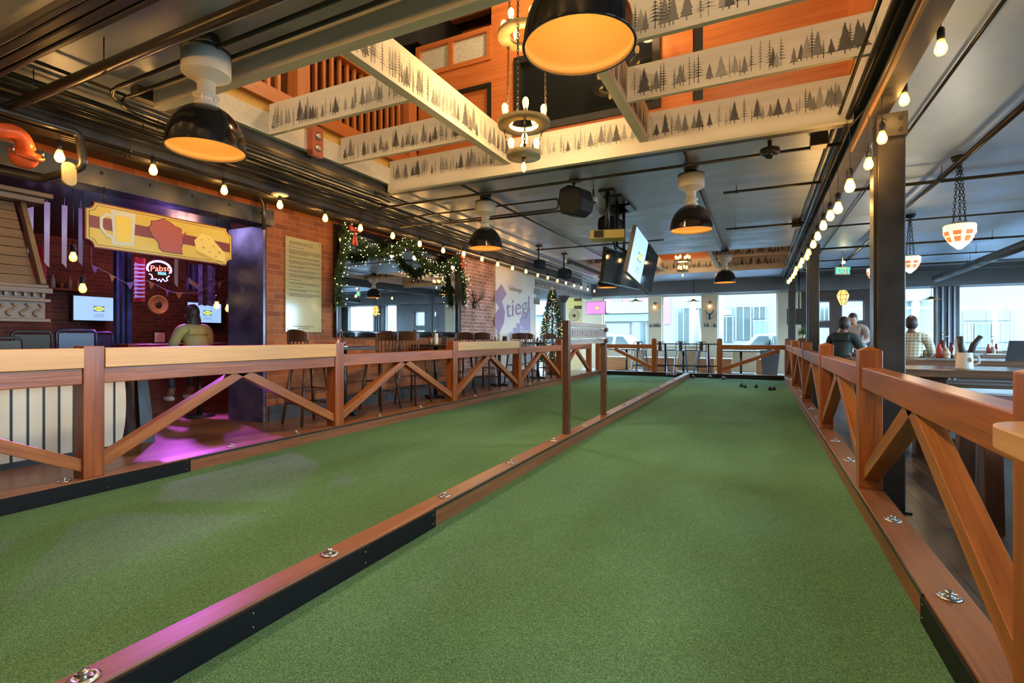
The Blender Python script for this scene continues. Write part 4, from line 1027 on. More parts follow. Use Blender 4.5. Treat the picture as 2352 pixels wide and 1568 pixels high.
# ------------------------------------------------------------ televisions
M['screenw'] = mat('lit_screen', (.5,.7,1), .2, em=(.36,.62,1.0), es=.75)
M['screenp'] = mat('pink_screen', (.9,.4,.9), .2, em=(.95,.20,.72), es=.8)
M['screenoff'] = mat('dark_screen', (.015,.018,.02), .05, spec=.8)
M['logob'] = mat('logo_blue', (.02,.12,.45), .4, em=(.02,.12,.5), es=.6)
M['logoy'] = mat('logo_yellow', (.8,.8,.1), .4, em=(.7,.8,.1), es=.9)
M['txtd'] = mat('screen_text', (.05,.08,.2), .4)
def tv(label, c, r, u, w_, h_, scr, logo=True, group='television screens', mount=None, seed=0):
    """c = centre of the screen face, r/u = unit in-plane axes; faces r x u"""
    c, r, u = Vector(c), Vector(r).normalized(), Vector(u).normalized(); n = r.cross(u).normalized()
    t = thing('television', label, 'television', c, group)
    b = MB(); b.bar(c-n*.03-r*(w_/2+.012), c-n*.03+r*(w_/2+.012), .05, h_+.024, up=u) ; b.build('case', M['black'], parent=t, bevel=.004)
    b = MB(); b.flat([(-w_/2,-h_/2), (w_/2,-h_/2), (w_/2,h_/2), (-w_/2,h_/2)], c-n*.002, r, u); s_ = b.build('screen', M[scr], parent=t)
    if logo:
        lw, lh = w_*.24, w_*.09
        cc = c+r*w_*.08; b = MB()
        b.flat([(-lw/2*1.05,-lh*.8),(lw/2*1.05,-lh*.8),(lw/2*1.05,lh*.8),(-lw/2*1.05,lh*.8)], cc+n*.002, r, u)
        b.m = 1; b.flat([(lw*.52*math.cos(q*PI/12), lh*.7*math.sin(q*PI/12)) for q in range(24)], cc+n*.0035, r, u)
        b.m = 0; b.text('IKEA', lh*.95, cc+n*.005, r, u)
        b.m = 2; b.flat([(-w_*.12,-.003),(w_*.12,-.003),(w_*.12,.003),(-w_*.12,.003)], cc+n*.002-u*h_*.26, r, u)
        b.flat([(-w_*.13,-.002),(w_*.13,-.002),(w_*.13,.002),(-w_*.13,.002)], cc+n*.002-u*h_*.34, r, u)
        b.build('logo', [M['logob'], M['logoy'], M['txtd']], parent=t)
    if mount is not None:
        b = MB(); b.tube([c-n*.06]+mount, .022, 8); b.build('mount_arm', M['black'], parent=t)
        e = mount[-1]; b = MB(); b.box(e[0]-.12, e[1]-.25, 3.02, e[0]+.12, e[1]+.25, 3.045); b.build('ceiling_plate', M['black'], parent=t)
    return t
# pair facing the right court, tilted downwards
ux = Vector((.11, 0, .55)).normalized(); 
c1 = Vector((-1.395, 6.62, 2.205)); c2 = Vector((-1.395, 7.38, 2.125))
tv('lit television over the court showing a blue and yellow logo, tilted down', c1, (0,1,-.105), ux, .74, .56, 'screenw', mount=[Vector((-1.75,6.9,2.4)), Vector((-1.75,6.9,3.03))])
tv('dark reflective television right of the lit tilted one', c2, (0,1,-.105), ux, .74, .56, 'screenoff', logo=False, mount=[Vector((-1.75,7.3,2.4)), Vector((-1.75,7.3,3.03))])
A_, B_, C_ = P(1385, 646, d=7.4), P(1468, 664, d=8.3), P(1376, 562, d=7.2)
r_ = (B_-A_); u_ = (C_-A_); u_ = u_-r_.normalized()*u_.dot(r_.normalized())
tv('switched-off television facing the camera below the projector', (A_+B_)/2+u_/2, r_, u_, r_.length, u_.length, 'screenoff', logo=False, mount=[Vector((-1.95,7.5,2.6)), Vector((-1.85,7.4,3.03))])
c = P(1368, 707, y=16.4)
ptv = tv('pink-screened television on an arm near the far windows', c, (1,-.12,0), (0.03,0,1), .66, .40, 'screenp')
b = MB(); b.tube([c+Vector((-.02,.06,0)), c+Vector((-.1,.5,-.1)), (c.x-.1, YF-.1, c.z-.1)], .03, 8)
b.build('wall_arm', M['black'], parent=ptv)
# bar room screens
for u0, u1, v0, v1, lab in ((169, 267, 679, 734, 'lit television in the bar left of the painted columns'), (431, 508, 694, 739, 'lit television in the bar behind the seated person')):
    a, e = P(u0, (v0+v1)/2, x=-10.9), P(u1, (v0+v1)/2, x=-10.9); h_ = (v1-v0)/1170*((a+e)/2).length*.92
    hz = P(u0, v0, x=-10.9).z-P(u0, v1, x=-10.9).z
    bt = tv(lab, ((-10.9), (a.y+e.y)/2, a.z), (0,1,0), (0,0,1), e.y-a.y, hz*1.02, 'screenw')
    b = MB(); b.box(-11.2, (a.y+e.y)/2-.08, a.z-.08, -10.95, (a.y+e.y)/2+.08, a.z+.08); b.build('wall_bracket', M['black'], parent=bt)

# ============================================================ SIGNS, BOARDS, MIRROR, MURAL
# yellow bar sign
YS0, YS1, ZS0, ZS1 = 2.44, 3.86, 1.98, 2.40; XSG = -5.44
t = thing('bar_sign', 'yellow painted sign with beer mug, red state outline and cheese under the lintel', 'sign', (XSG, (YS0+YS1)/2, ZS0))
def notched(y0, y1, z0, z1, r, n=6):
    pts = []
    for (cy_, cz, a0) in ((y0, z0, PI/2), (y1, z0, PI), (y1, z1, 1.5*PI), (y0, z1, 2*PI)):
        for k in range(n+1):
            q = a0-PI/2*k/n; pts.append((cy_+r*math.cos(q), cz+r*math.sin(q)))
    return pts
def yz(pts, x): return [(x, p, q) for p, q in pts]
M['sigy'] = noisy('sign_yellow', (.72,.46,.02), (.80,.58,.08), 2, .35)
M['sigr'] = mat('sign_red', (.24,.03,.012), .4); M['sigd'] = mat('sign_dark_red', (.12,.02,.015), .4)
b = MB(); b.prism(yz(notched(YS0, YS1, ZS0, ZS1, .07), XSG-.04), (.04, 0, 0)); b.build('board', M['sigr'], parent=t)
b = MB(); b.poly(yz(notched(YS0+.012, YS1-.012, ZS0+.012, ZS1-.012, .065), XSG+.002)); b.m = 1; b.poly(yz(notched(YS0+.028, YS1-.028, ZS0+.028, ZS1-.028, .06), XSG+.003))
b.m = 0; b.poly(yz(notched(YS0+.033, YS1-.033, ZS0+.033, ZS1-.033, .058), XSG+.004))
b.m = 2; b.poly([(XSG+.005, YS0+.033, 2.16), (XSG+.005, YS1-.033, 2.13), (XSG+.005, YS1-.033, 2.23), (XSG+.005, YS0+.033, 2.27)])
b.build('painted_face', [M['sigy'], M['sigd'], M['sigr']], parent=t)
R_, U_ = Vector((0,1,0)), Vector((0,0,1))
b = MB(); o_ = Vector((XSG+.007, 2.74, 2.2))
b.flat([(-.10,.155),(.11,.155),(.095,-.16),(-.085,-.17),(-.10,-.13),(-.08,-.10)], o_, R_, U_)
b.prism([o_+R_*x+U_*y for x, y in [(-.09,.10),(-.14,.12),(-.19,.06),(-.19,-.03),(-.14,-.10),(-.08,-.12),(-.08,-.09),(-.13,-.07),(-.165,-.02),(-.165,.05),(-.13,.09),(-.09,.075)]], (.002,0,0))
b.m = 1; b.flat([(-.06,.11),(.075,.11),(.065,-.13),(-.055,-.135)], o_+Vector((.002,0,0)), R_, U_)
b.build('mug_picture', [mat('mug_glass_paint', (.75,.70,.50), .5), mat('beer_paint', (.95,.66,.05), .4)], parent=t)
wi = [(-.62,.72),(-.30,.90),(-.20,.95),(-.15,.86),(.05,.80),(.30,.62),(.60,.56),(.66,.40),(.62,.25),(.80,.30),(.88,.42),(.82,.20),(.70,.0),(.72,-.30),(.64,-.60),(.70,-.92),(-.30,-.92),(-.50,-.75),(-.52,-.48),(-.80,-.15),(-.95,.10),(-1.0,.30),(-.86,.45),(-.86,.66)]
b = MB(); o_ = Vector((XSG+.007, 3.16, 2.2)); b.flat([(x*.2, y*.185) for x, y in wi], o_, R_, U_)
b.m = 1; b.flat([(x*.19, y*.177) for x, y in wi], o_+Vector((.001,0,0)), R_, U_)
b.build('state_picture', [M['sigd'], mat('state_red', (.46,.085,.04), .35)], parent=t)
b = MB(); o_ = Vector((XSG+.007, 3.60, 2.17)); b.flat([(-.18,.03),(-.10,.12),(.0,.10),(.17,-.06),(.17,-.16),(.02,-.13),(-.16,-.07)], o_, R_, U_)
b.m = 1; b.flat([(-.16,-.08),(.02,-.14),(.16,-.20),(.155,-.20),(.0,-.16),(-.16,-.10)], o_, R_, U_)
for (x, y, r_) in ((-.10,.05,.012),(-.02,.07,.01),(.03,-.0,.014),(.10,-.06,.02),(-.08,-.03,.018),(.06,-.11,.014),(-.01,-.07,.012)): b.flat([(x+r_*math.cos(q*PI/5), y+r_*.8*math.sin(q*PI/5)) for q in range(10)], o_+Vector((.0015,0,0)), R_, U_)
b.build('cheese_picture', [mat('cheese_paint', (.95,.68,.14), .45), mat('cheese_hole', (.72,.42,.05), .5)], parent=t)
for y in (2.6, 3.7):
    b = MB(); b.tube([(XSG-.02,y,2.38),(XSG-.02,y,2.56)], .005, 6); b.build('hanger', M['black'], parent=t)

# bocce rules board
ya, yb = P(656, 600, x=-5.53).y, P(738, 600, x=-5.53).y; zb_ = P(656, 762, x=-5.53).z; zt_ = P(656, 541, x=-5.53).z
t = thing('rules_board', 'tall pale yellow rules board headed PLAYING BOCCE on the brick pier', 'notice board', (-5.53, (ya+yb)/2, zb_))
M['rules'] = mat('rules_panel', (.50,.43,.20), .10, spec=.6)
b = MB(); b.box(-5.545, ya, zb_, -5.53, yb, zt_); b.build('panel', M['rules'], parent=t)
b = MB(); b.text('PLAYING BOCCE', .062, (-5.528, ya+.06, zt_-.075), R_, U_, align='LEFT', sx=.82)
rnd = random.Random(3); z = zt_-.13; W_ = yb-ya
for para in (1, 4, 2, 3, 2, 2, 3, 1, 2, 1, 2, 3):
    for k in range(para):
        if z < zb_+.11: break
        x = ya+.055; e_ = yb-.035 if k < para-1 else ya+W_*rnd.uniform(.35, .9)
        if k == 0: b.flat([(0,-.006),(.010,-.006),(.010,.006),(0,.006)], (-5.5285, ya+.03, z), R_, U_)
        while x < e_:
            l = rnd.uniform(.008, .03); b.flat([(0,-.0035),(l,-.0035),(l,.0035),(0,.0035)], (-5.5285, x, z), R_, U_); x += l+.006
        z -= .0165
    z -= .021
b.text('HAVE QUESTIONS OR NEED CLARIFICATION?', .024, (-5.528, (ya+yb)/2, zb_+.075), R_, U_, sx=.72); b.text('ASK YOUR BOCCE HOST!', .024, (-5.528, (ya+yb)/2, zb_+.048), R_, U_, sx=.72)
b.build('lettering', mat('rules_ink', (.05,.045,.03), .6), parent=t)
for y, z in ((ya+.03, zb_+.04), (yb-.03, zb_+.04), (ya+.03, zt_-.03), (yb-.03, zt_-.03)):
    b = MB(); b.sph((-5.53, y, z), .007, 8, 6); b.build('screw', M['steel'], parent=t)

# big mirror
my0, my1, mz0, mz1 = 5.50, 8.88, 1.16, 2.80
t = thing('wall_mirror', 'huge black-framed mirror on the brick wall reflecting the dining room', 'mirror', (-5.5, 7.2, mz0))
b = MB(); f_ = .10
for (y0, z0, y1, z1) in ((my0,mz0,my0+f_,mz1),(my1-f_,mz0,my1,mz1),(my0+f_,mz0,my1-f_,mz0+f_),(my0+f_,mz1-f_,my1-f_,mz1)): b.box(-5.545, y0, z0, -5.47, y1, z1)
b.build('frame', M['blackgloss'], parent=t, bevel=.012)
b = MB(); b.box(-5.545, my0+f_, mz0+f_, -5.51, my1-f_, mz1-f_); b.build('mirror_glass', M['mirror'], parent=t)

# garland with fairy lights
gp = [P(775, 700, x=-5.4), P(772, 640, x=-5.4), P(785, 580, x=-5.38), P(790, 525, x=-5.36), P(815, 560, x=-5.32), P(860, 588, x=-5.3), P(905, 578, x=-5.32), P(935, 550, x=-5.36), P(965, 600, x=-5.32), P(1000, 628, x=-5.3), P(1035, 605, x=-5.34), P(1052, 590, x=-5.36), P(1060, 640, x=-5.36), P(1064, 700, x=-5.38)]
t = thing('fir_garland', 'fir garland with fairy lights draped round the mirror frame', 'garland', gp[0])
def along(pts, step):
    out = []
    for a, c in zip(pts, pts[1:]):
        n = max(1, int((c-a).length/step))
        for k in range(n): out.append(a.lerp(c, k/n))
    return out
rnd = random.Random(11)
core = MB(); core.tube(gp, .035, 8); core.build('stem', M['needle'], parent=t)
b = MB(); fb = MB()
for p in along(gp, .02):
    for k in range(12):
        q = rnd.uniform(0, 2*PI); d_ = Vector((abs(math.cos(q))*.6+.1, rnd.uniform(-1,1), math.sin(q))).normalized(); L_ = rnd.uniform(.09, .20)
        s_ = d_.cross(Vector((rnd.random(), rnd.random(), rnd.random()))).normalized()*rnd.uniform(.008, .014)
        st = p+d_*.01; b.poly([st-s_, st+s_, p+d_*L_]); 
    if rnd.random() < .55:
        q = rnd.uniform(0, 2*PI); fb.sph(p+Vector((abs(math.cos(q))*.13+.03, rnd.uniform(-.08,.08), math.sin(q)*.14)), .007, 5, 4)
tag(b.build('needles', M['needle'], parent=t), kind='stuff')
tag(fb.build('fairy_lights', M['fairy'], parent=t), kind='stuff')
def bow(parent, c, s=1.0, mm='red'):
    b = MB(); c = Vector(c)
    for sg in (-1, 1):
        b.prism([c+Vector((.0,0,0)), c+Vector((.0,sg*.09*s,.06*s)), c+Vector((.0,sg*.10*s,-.02*s))], (.03,0,0)); b.prism([c, c+Vector((0,sg*.02*s,-.22*s)), c+Vector((0,sg*.06*s,-.2*s))], (.02,0,0))
    b.build('bow', M[mm], parent=parent)
bow(t, gp[3]+Vector((.1,.1,-.02))); bow(t, gp[11]+Vector((.1,-.0,-.02)))

# mural
t = thing('wall_mural', 'violet painted brewery mural with lettering and stairs on the white wall', 'mural', (-5.455, 11.4, 1.0))
M['mur'] = noisy('mural_violet', (.38,.29,.46), (.38,.20,.28), 1.2, .6); M['murs'] = mat('mural_stair', (.40,.36,.54), .6)
def mpt(u, v): p = P(u, v, x=-5.457); return p
b = MB(); b.m = 0
b.poly([mpt(*q) for q in [(1152,652),(1164,675),(1153,692),(1160,715),(1158,740),(1144,772),(1136,740),(1139,718),(1147,706),(1136,690),(1138,670)]])
b.build('big_initial', M['mur'], parent=t)
def mtext(s, u0, v0, u1, v1, hpx, name, mm, sxx=1.0, dx=.0):
    a, e = mpt(u0, v0), mpt(u1, v1); r_ = (e-a); w_ = r_.length; vs, fs = text2d(s, 'LEFT')
    wx = max(v_[0] for v_ in vs); b = MB(); size = hpx; vs2 = []
    rr = r_.normalized()
    b.add([a+Vector((dx,0,0))+rr*(x*w_/wx)+Vector((0,0,1))*y*size for x, y in vs], fs); return b.build(name, mm, parent=t)
mtext('Salzburger', 1169, 661, 1199, 668, .16, 'lettering', mat('mural_ink', (.25,.10,.12), .6), dx=.004)
mtext('tiegl', 1162, 712, 1216, 700, .62, 'lettering', M['mur'], dx=.004)
b = MB()
st = [(1170,762),(1178,752),(1186,742),(1194,730),(1203,718),(1211,706)]
for i, (u, v) in enumerate(st):
    a, e = mpt(u, v), mpt(1218, v); lo = mpt(1218, 778)
    b.poly([(-5.456, a.y, lo.z), (-5.456, e.y, lo.z), (-5.456, e.y, a.z), (-5.456, a.y, a.z)]) if i == 0 else b.poly([(-5.456+.0002*i, a.y, mpt(*st[i-1]).z), (-5.456+.0002*i, e.y, mpt(*st[i-1]).z), (-5.456+.0002*i, e.y, a.z), (-5.456+.0002*i, a.y, a.z)])
b.build('painted_stairs', M['murs'], parent=t)
mtext('Bier', 1194, 760, 1214, 764, .36, 'lettering', M['white'], dx=.006)
b = MB(); p = mpt(1143, 716)

# antler ornament on the brick
c = P(1090, 695, x=-5.47); t = thing('antler_ornament', 'dark antler-shaped wall ornament on the old brick', 'wall ornament', c)
for sg in (-1, 1):
    b = MB(); b.tube([c, c+Vector((.05,sg*.10,.05)), c+Vector((.09,sg*.22,.12)), c+Vector((.1,sg*.28,.28))], [.022,.018,.013,.005], 7)
    for (y, z) in ((.1,.05), (.16,.09), (.22,.12)): b.tube([c+Vector((.06,sg*y,z)), c+Vector((.10,sg*(y-.03),z+.16))], [.012,.004], 6)
    b.tube([c+Vector((.04,sg*.05,0)), c+Vector((.09,sg*.08,-.12))], [.014,.004], 6)
    b.build('antler', M['darkwood'], parent=t)
b = MB(); b.sph(c+Vector((.0,0,-.05)), .06, 12, 8, (.5,1,1.3)); b.build('skull_plate', M['darkwood'], parent=t)

# exit sign
c = P(1935, 622, d=11.7); t = thing('exit_sign', 'green lit EXIT sign hanging above the amber lantern', 'sign', c)
rr = Vector((CA, SA, 0)); b = MB(); b.bar(c-rr*.16, c+rr*.16, .05, .17); b.build('box', M['cream'], parent=t)
b = MB(); b.text('EXIT', .175, c+Vector((SA,-CA,0))*.027, rr, (0,0,1), sx=.95); b.build('lettering', M['green'], parent=t)
b = MB(); b.tube([c+Vector((0,0,.08)), (c.x,c.y,3.15)], .012, 6); b.sph(c+Vector((.0,0,.19)), .04, 10, 8); b.build('bracket', M['white'], parent=t)
b = MB(); b.sph(c+Vector((SA*.05,-CA*.05,.19)), .03, 10, 8); b.build('emergency_lamp', M['fil'], parent=t)
# ============================================================ SEATING
FL, FR = .10, -.12
def make_slat_stool():
    """dark wooden bar stool with a curved slatted back; faces +x (back towards -x)"""
    t = thing('bar_stool', '', 'bar stool', (0,0,0)); S = .76
    b = MB(); b.lathe([(0,S-.04),(.19,S-.04),(.205,S-.02),(.20,S),(.0,S+.005)], (0,0,0), 24); b.build('seat', M['darkwood'], parent=t)
    L = [(.15,.15),(.15,-.15),(-.15,.15),(-.15,-.15)]
    for x, y in L:
        b = MB(); b.tube([(x*1.45,y*1.35,0), (x*.9,y*.9,S-.03)], [.017,.022], 8); b.build('leg', M['darkwood'], parent=t)
    for z, k in ((.25, 1.22), (.42, 1.12)):
        for (a, c) in (((1,1),(1,-1)), ((-1,1),(-1,-1)), ((1,1),(-1,1)), ((1,-1),(-1,-1))):
            if z > .3 and a[0] == c[0] == -1: continue
            b = MB(); b.tube([(.15*k*a[0], .15*k*a[1], z), (.15*k*c[0], .15*k*c[1], z)], .010, 6); b.build('stretcher', M['darkwood'], parent=t)
    arc = [(-.19+.07*(1-math.cos(q)), .21*math.sin(q)) for q in [(-1+2*k/8)*PI/2.2 for k in range(9)]]
    b = MB()
    for i in range(8):
        (x0, y0), (x1, y1) = arc[i], arc[i+1]; h0 = .05+.05*math.sin(PI*i/8); h1 = .05+.05*math.sin(PI*(i+1)/8)
        zc = S+.30
        vs = [(x0,y0,zc-.05),(x1,y1,zc-.05),(x1,y1,zc+h1),(x0,y0,zc+h0)]; b.prism(vs, (-.022,0,0))
    b.build('backrest', M['darkwood'], parent=t)
    for i in range(9):
        x, y = arc[i]; b = MB(); b.tube([(x*.95, y*.82, S-.01), (x-.01, y, S+.27)], .009 if 0 < i < 8 else .014, 6); b.build('back_slat', M['darkwood'], parent=t)
    return t
st0 = make_slat_stool(); used = [False]
def place(proto, flag, loc, rz, label, group, sc=None):
    o = proto if not flag[0] else dup(proto)
    flag[0] = True; o.location = loc; o.rotation_euler = (0,0,rz); o['label'] = label; o['group'] = group
    if sc: o.scale = (sc,)*3
    return o
tabs = [4.95, 7.15, 9.6, 11.75]
def pedestal(label, x, y, z0, h, sx, sy, group, top='black', base='black', thick=.035):
    t = thing('pedestal_table', label, 'table', (x, y, z0), group)
    b = MB(); b.box(x-sx/2, y-sy/2, z0+h-thick, x+sx/2, y+sy/2, z0+h); b.build('table_top', M[top], parent=t, bevel=.006)
    b = MB(); b.tube([(x,y,z0+.03),(x,y,z0+h-thick)], .035, 12); b.build('pedestal', M[base], parent=t)
    b = MB(); b.bar((x-sx*.35,y,z0+.02), (x+sx*.35,y,z0+.02), .07, .035); b.bar((x,y-sy*.35,z0+.02), (x,y+sy*.35,z0+.02), .07, .035); b.build('foot', M[base], parent=t, bevel=.004)
    return t
tn = ['beside the rules board', 'under the left half of the mirror', 'under the right end of the mirror', 'against the mural wall']
for i, y in enumerate(tabs):
    pedestal('dark high table %s behind the left railing' % tn[i], -5.13, y+.35, FL, .93, .6, .62, 'high tables along the brick wall')
sy = [(4.60, PI/2*.9, 'leftmost dark slat-back stool by the brick pier, turned to its table'), (5.95, -PI/2, 'slat-back stool right of the first wall table'),
      (6.75, PI/2, 'slat-back stool with curved back under the left part of the mirror'), (8.2, -PI/2, 'slat-back stool under the middle of the mirror'),
      (9.2, PI/2, 'slat-back stool at the right edge of the mirror'), (10.65, -PI/2, 'slat-back stool at the start of the mural'),
      (11.35, PI/2, 'slat-back stool before the mural initial'), (12.55, -PI/2, 'slat-back stool by the lit fir tree')]
for y, rz, lab in sy: place(st0, used, (-5.05, y, FL), rz, lab, 'slat-back stools along the left wall')
def caddy(x, y, z, lab, s=1.0):
    t = thing('condiment_caddy', lab, 'condiment caddy', (x, y, z), 'condiment caddies on the tables')
    b = MB(); b.box(x-.08*s, y-.06*s, z, x+.08*s, y+.06*s, z+.012*s)
    b.ring((x,y,z+.05*s), .09*s, .004, 16, 5); b.tube([(x,y,z+.01*s),(x,y,z+.20*s)], .005*s, 6); b.ring((x,y,z+.225*s), .025*s, .004*s, 12, 5, Matrix.Rotation(PI/2,3,'X')); b.build('rack', M['steel'], parent=t)
    for (dx, dy, mm, h) in ((-.045,.0,'red',.13), (.045,.02,'ketch',.14), (.0,-.04,'cream',.09), (.01,.045,'glassy',.10)):
        q = MB(); q.lathe([(.022*s,0),(.024*s,.02*s),(.024*s,h*s*.6),(.012*s,h*s*.8),(.012*s,h*s)], (x+dx*s, y+dy*s, z+.012*s), 12); q.build('bottle', M[mm], parent=t)
M['ketch'] = mat('dark_bottle', (.14,.02,.015), .15, spec=.7); M['glassy'] = mat('shaker_glass', (.6,.6,.58), .1, .2)
TZ = FL+.93
for i, y in enumerate(tabs): caddy(-5.16, y+.30, TZ, 'condiment caddy on the high table %s' % tn[i])
def menu(x, y, z, lab):
    b = MB(); b.prism([(x-.05,y-.05,z),(x-.05,y+.05,z),(x-.05,y,z+.15)], (.1,0,0)); single('menu_tent', b, M['dgrey'], lab, 'menu', (x,y,z), 'table menus')
menu(-5.1, 7.75, TZ, 'dark folded menu tent under the middle of the mirror'); menu(-5.1, 10.15, TZ, 'dark folded menu tent at the right edge of the mirror')
def bottle(x, y, z, lab, mm='cream', s=1):
    b = MB(); b.lathe([(.035*s,0),(.037*s,.01*s),(.037*s,.12*s),(.03*s,.15*s),(.034*s,.19*s),(.02*s,.2*s)], (x,y,z), 14); single('jug', b, M[mm], lab, 'jug', (x,y,z), 'jugs on the tables')
bottle(-5.02, 7.35, TZ, 'cream jug under the middle of the mirror'); bottle(-5.02, 9.75, TZ, 'cream jug before the old brick beside the mirror')

# dining tables on the right: long trestle tables with benches
def trestle(i, x0, x1, y, lab):
    t = thing('dining_table', lab, 'dining table', ((x0+x1)/2, y, FR), 'long timber dining tables'); Z = .874
    b = MB(); b.box(x0, y-.42, Z-.07, x1, y+.42, Z); b.build('table_top', M['tabletop'], parent=t, bevel=.01)
    for x in (x0+.35, x1-.45):
        for s_ in (-1, 1):
            b = MB(); b.bar((x, y+s_*.34, FR+.04), (x, y+s_*.18, Z-.07), .09, .12, up=(1,0,0)); b.build('leg', M['darkwood'], parent=t, bevel=.006)
        b = MB(); b.box(x-.06, y-.4, FR, x+.06, y+.4, FR+.06); b.build('foot', M['darkwood'], parent=t)
    b = MB(); b.box(x0+.35, y-.03, .12, x1-.45, y+.03, .2); b.build('stretcher', M['darkwood'], parent=t)
    return t
trestle(0, 1.15, 3.7, 6.2, 'nearest long timber table in the dining area, white mug on it')
trestle(1, 1.15, 5.2, 8.55, 'second long timber table from the camera in the dining area')
trestle(2, 1.25, 6.2, 11.3, 'third long timber table from the camera, seated people at it')
trestle(3, 1.3, 6.6, 14.6, 'farthest long timber table before the right windows')
def bench(x0, x1, y, lab, Z=.50):
    t = thing('bench', lab, 'bench', ((x0+x1)/2, y, FR), 'timber benches in the dining area')
    b = MB(); b.box(x0, y-.15, Z-.05, x1, y+.15, Z); b.build('seat', M['tabletop'], parent=t, bevel=.008)
    for x in (x0+.3, x1-.4):
        b = MB(); b.prism([(x, y-.16, FR), (x, y+.16, FR), (x, y+.10, Z-.05), (x, y-.10, Z-.05)], (.07,0,0)); b.build('leg', M['darkwood'], parent=t)
for i, (x0, x1, y, lab) in enumerate(((1.25,3.5,5.45,'nearest timber bench in front of the nearest dining table'), (1.25,3.5,6.95,'timber bench behind the nearest dining table'), (1.25,5,7.75,'timber bench in front of the second dining table'),
       (1.25,5,9.35,'timber bench behind the second dining table'), (1.35,6,10.15,'timber bench in front of the third dining table'))): bench(x0, x1, y, lab, .58 if i == 4 else .5)
bench(1.45, 3.2, 4.1, 'dark timber bench right behind the near right railing', .42)
t = thing('dining_table', 'dark timber table end close behind the near right railing panel', 'dining table', (2.6, 3.2, FR), 'long timber dining tables')
b = MB(); b.bar((1.62, 3.55, .60), (3.6, 2.6, .60), .5, .07); b.build('table_top', M['tabletop'], parent=t, bevel=.01)
for x, y in ((1.75, 3.6), (1.55, 3.3), (3.0, 2.9)):
    b = MB(); b.prism([(x-.10, y-.05, FR), (x+.10, y-.05, FR), (x+.06, y-.05, .56), (x-.06, y-.05, .56)], (0,.09,0)); b.build('leg', M['darkwood'], parent=t)
# turned dark legs seen through the near braces
t = thing('dining_table', 'dark splayed-leg high table beside the broad steel column', 'dining table', (1.5, 4.6, FR), 'long timber dining tables')
b = MB(); b.box(1.25, 4.35, .66, 3.6, 4.95, .73); b.build('table_top', M['tabletop'], parent=t, bevel=.01)
for x, y in ((1.38, 4.42), (1.38, 4.85), (3.3, 4.45), (3.3, 4.85)):
    b = MB(); b.bar((x, y+(.04 if y > 4.6 else -.04), FR), (x, y, .66), .10, .10, up=(0,1,0)); b.build('leg', M['darkwood'], parent=t, bevel=.008)
# mug with napkins
c = P(2215, 848, y=6.0); c.z = .874
t = thing('stoneware_mug', 'white stoneware mug holding dark rolled napkins on the nearest dining table', 'mug', c)
b = MB(); b.lathe([(.060,0),(.064,.01),(.062,.02),(.060,.15),(.056,.152),(.053,.03),(0,.02)], c, 28); b.build('mug_body', M['white'], parent=t)
b = MB(); b.tube([c+Vector((.055,0,.13)), c+Vector((.10,0,.12)), c+Vector((.105,0,.06)), c+Vector((.058,0,.035))], .010, 8); b.build('handle', M['white'], parent=t)
b = MB(); b.flat([(-.015,-.02),(0,-.025),(.015,-.02),(.012,.01),(.0,.02),(-.012,.01)], c+Vector((.02,-.0622,.09)), (1,0,0), (0,0,1)); b.build('crest', mat('crest_gold', (.4,.35,.12), .5), parent=t)
n_ = thing('napkin_roll', 'pale paper napkin and two dark rolled napkins standing in the white mug', 'napkins', c+Vector((0,0,.05)))
b = MB(); b.bar(c+Vector((-.03,.0,.03)), c+Vector((-.04,0,.28)), .06, .012, up=(0,1,0)); b.build('paper_napkin', M['white'], parent=n_)
for dx in (-.015, .04):
    b = MB(); b.tube([c+Vector((dx*.3,0,.03)), c+Vector((dx*1.6,.0,.22)), c+Vector((dx*2.2+(.03 if dx > 0 else 0),0,.30))], [.022,.024,.022], 10); b.build('dark_napkin', M['dgrey'], parent=n_)
def sauce(u, v, y, lab, s=1.0):
    c = P(u, v, y=y); c.z = .874; caddy(c.x, c.y, c.z, lab, s)
sauce(2172, 829, 8.4, 'caddy with red sauce bottles on the second dining table', 1.45)
c = P(2172, 829, y=8.45); c.z = .874
t = thing('sauce_bottle', 'dark red square sauce bottle with pale label, behind the caddy on the second table', 'bottle', c+Vector((0,.15,0)))
b = MB(); b.lathe([(.05,0),(.055,.01),(.055,.15),(.025,.18),(.02,.25)], c+Vector((0,.15,0)), 16); b.build('glass', M['ketch'], parent=t)
b = MB(); b.box(c.x-.03, c.y+.09, c.z+.03, c.x+.03, c.y+.094, c.z+.13); b.build('label', M['cream'], parent=t)
sauce(1955, 802, 11.1, 'caddy with ketchup bottles on the third table near the two people', 1.3)
c = P(1916, 802, y=11.05); c.z = .874; bottle(c.x, c.y, c.z, 'cream jug in front of the two seated people', s=1.1)
sauce(2280, 822, 11.2, 'small caddy on the third table below the white street door', 1.2)
c = P(2340, 825, y=8.3); b = MB(); b.prism([(c.x-.12, c.y, .874), (c.x+.12, c.y, .874), (c.x+.12, c.y+.1, 1.12), (c.x-.05, c.y+.1, 1.12)], (.0,.02,0)); single('menu_holder', b, M['dgrey'], 'slanted grey menu holder at the right edge of the second table', 'menu', (c.x, c.y, .874))
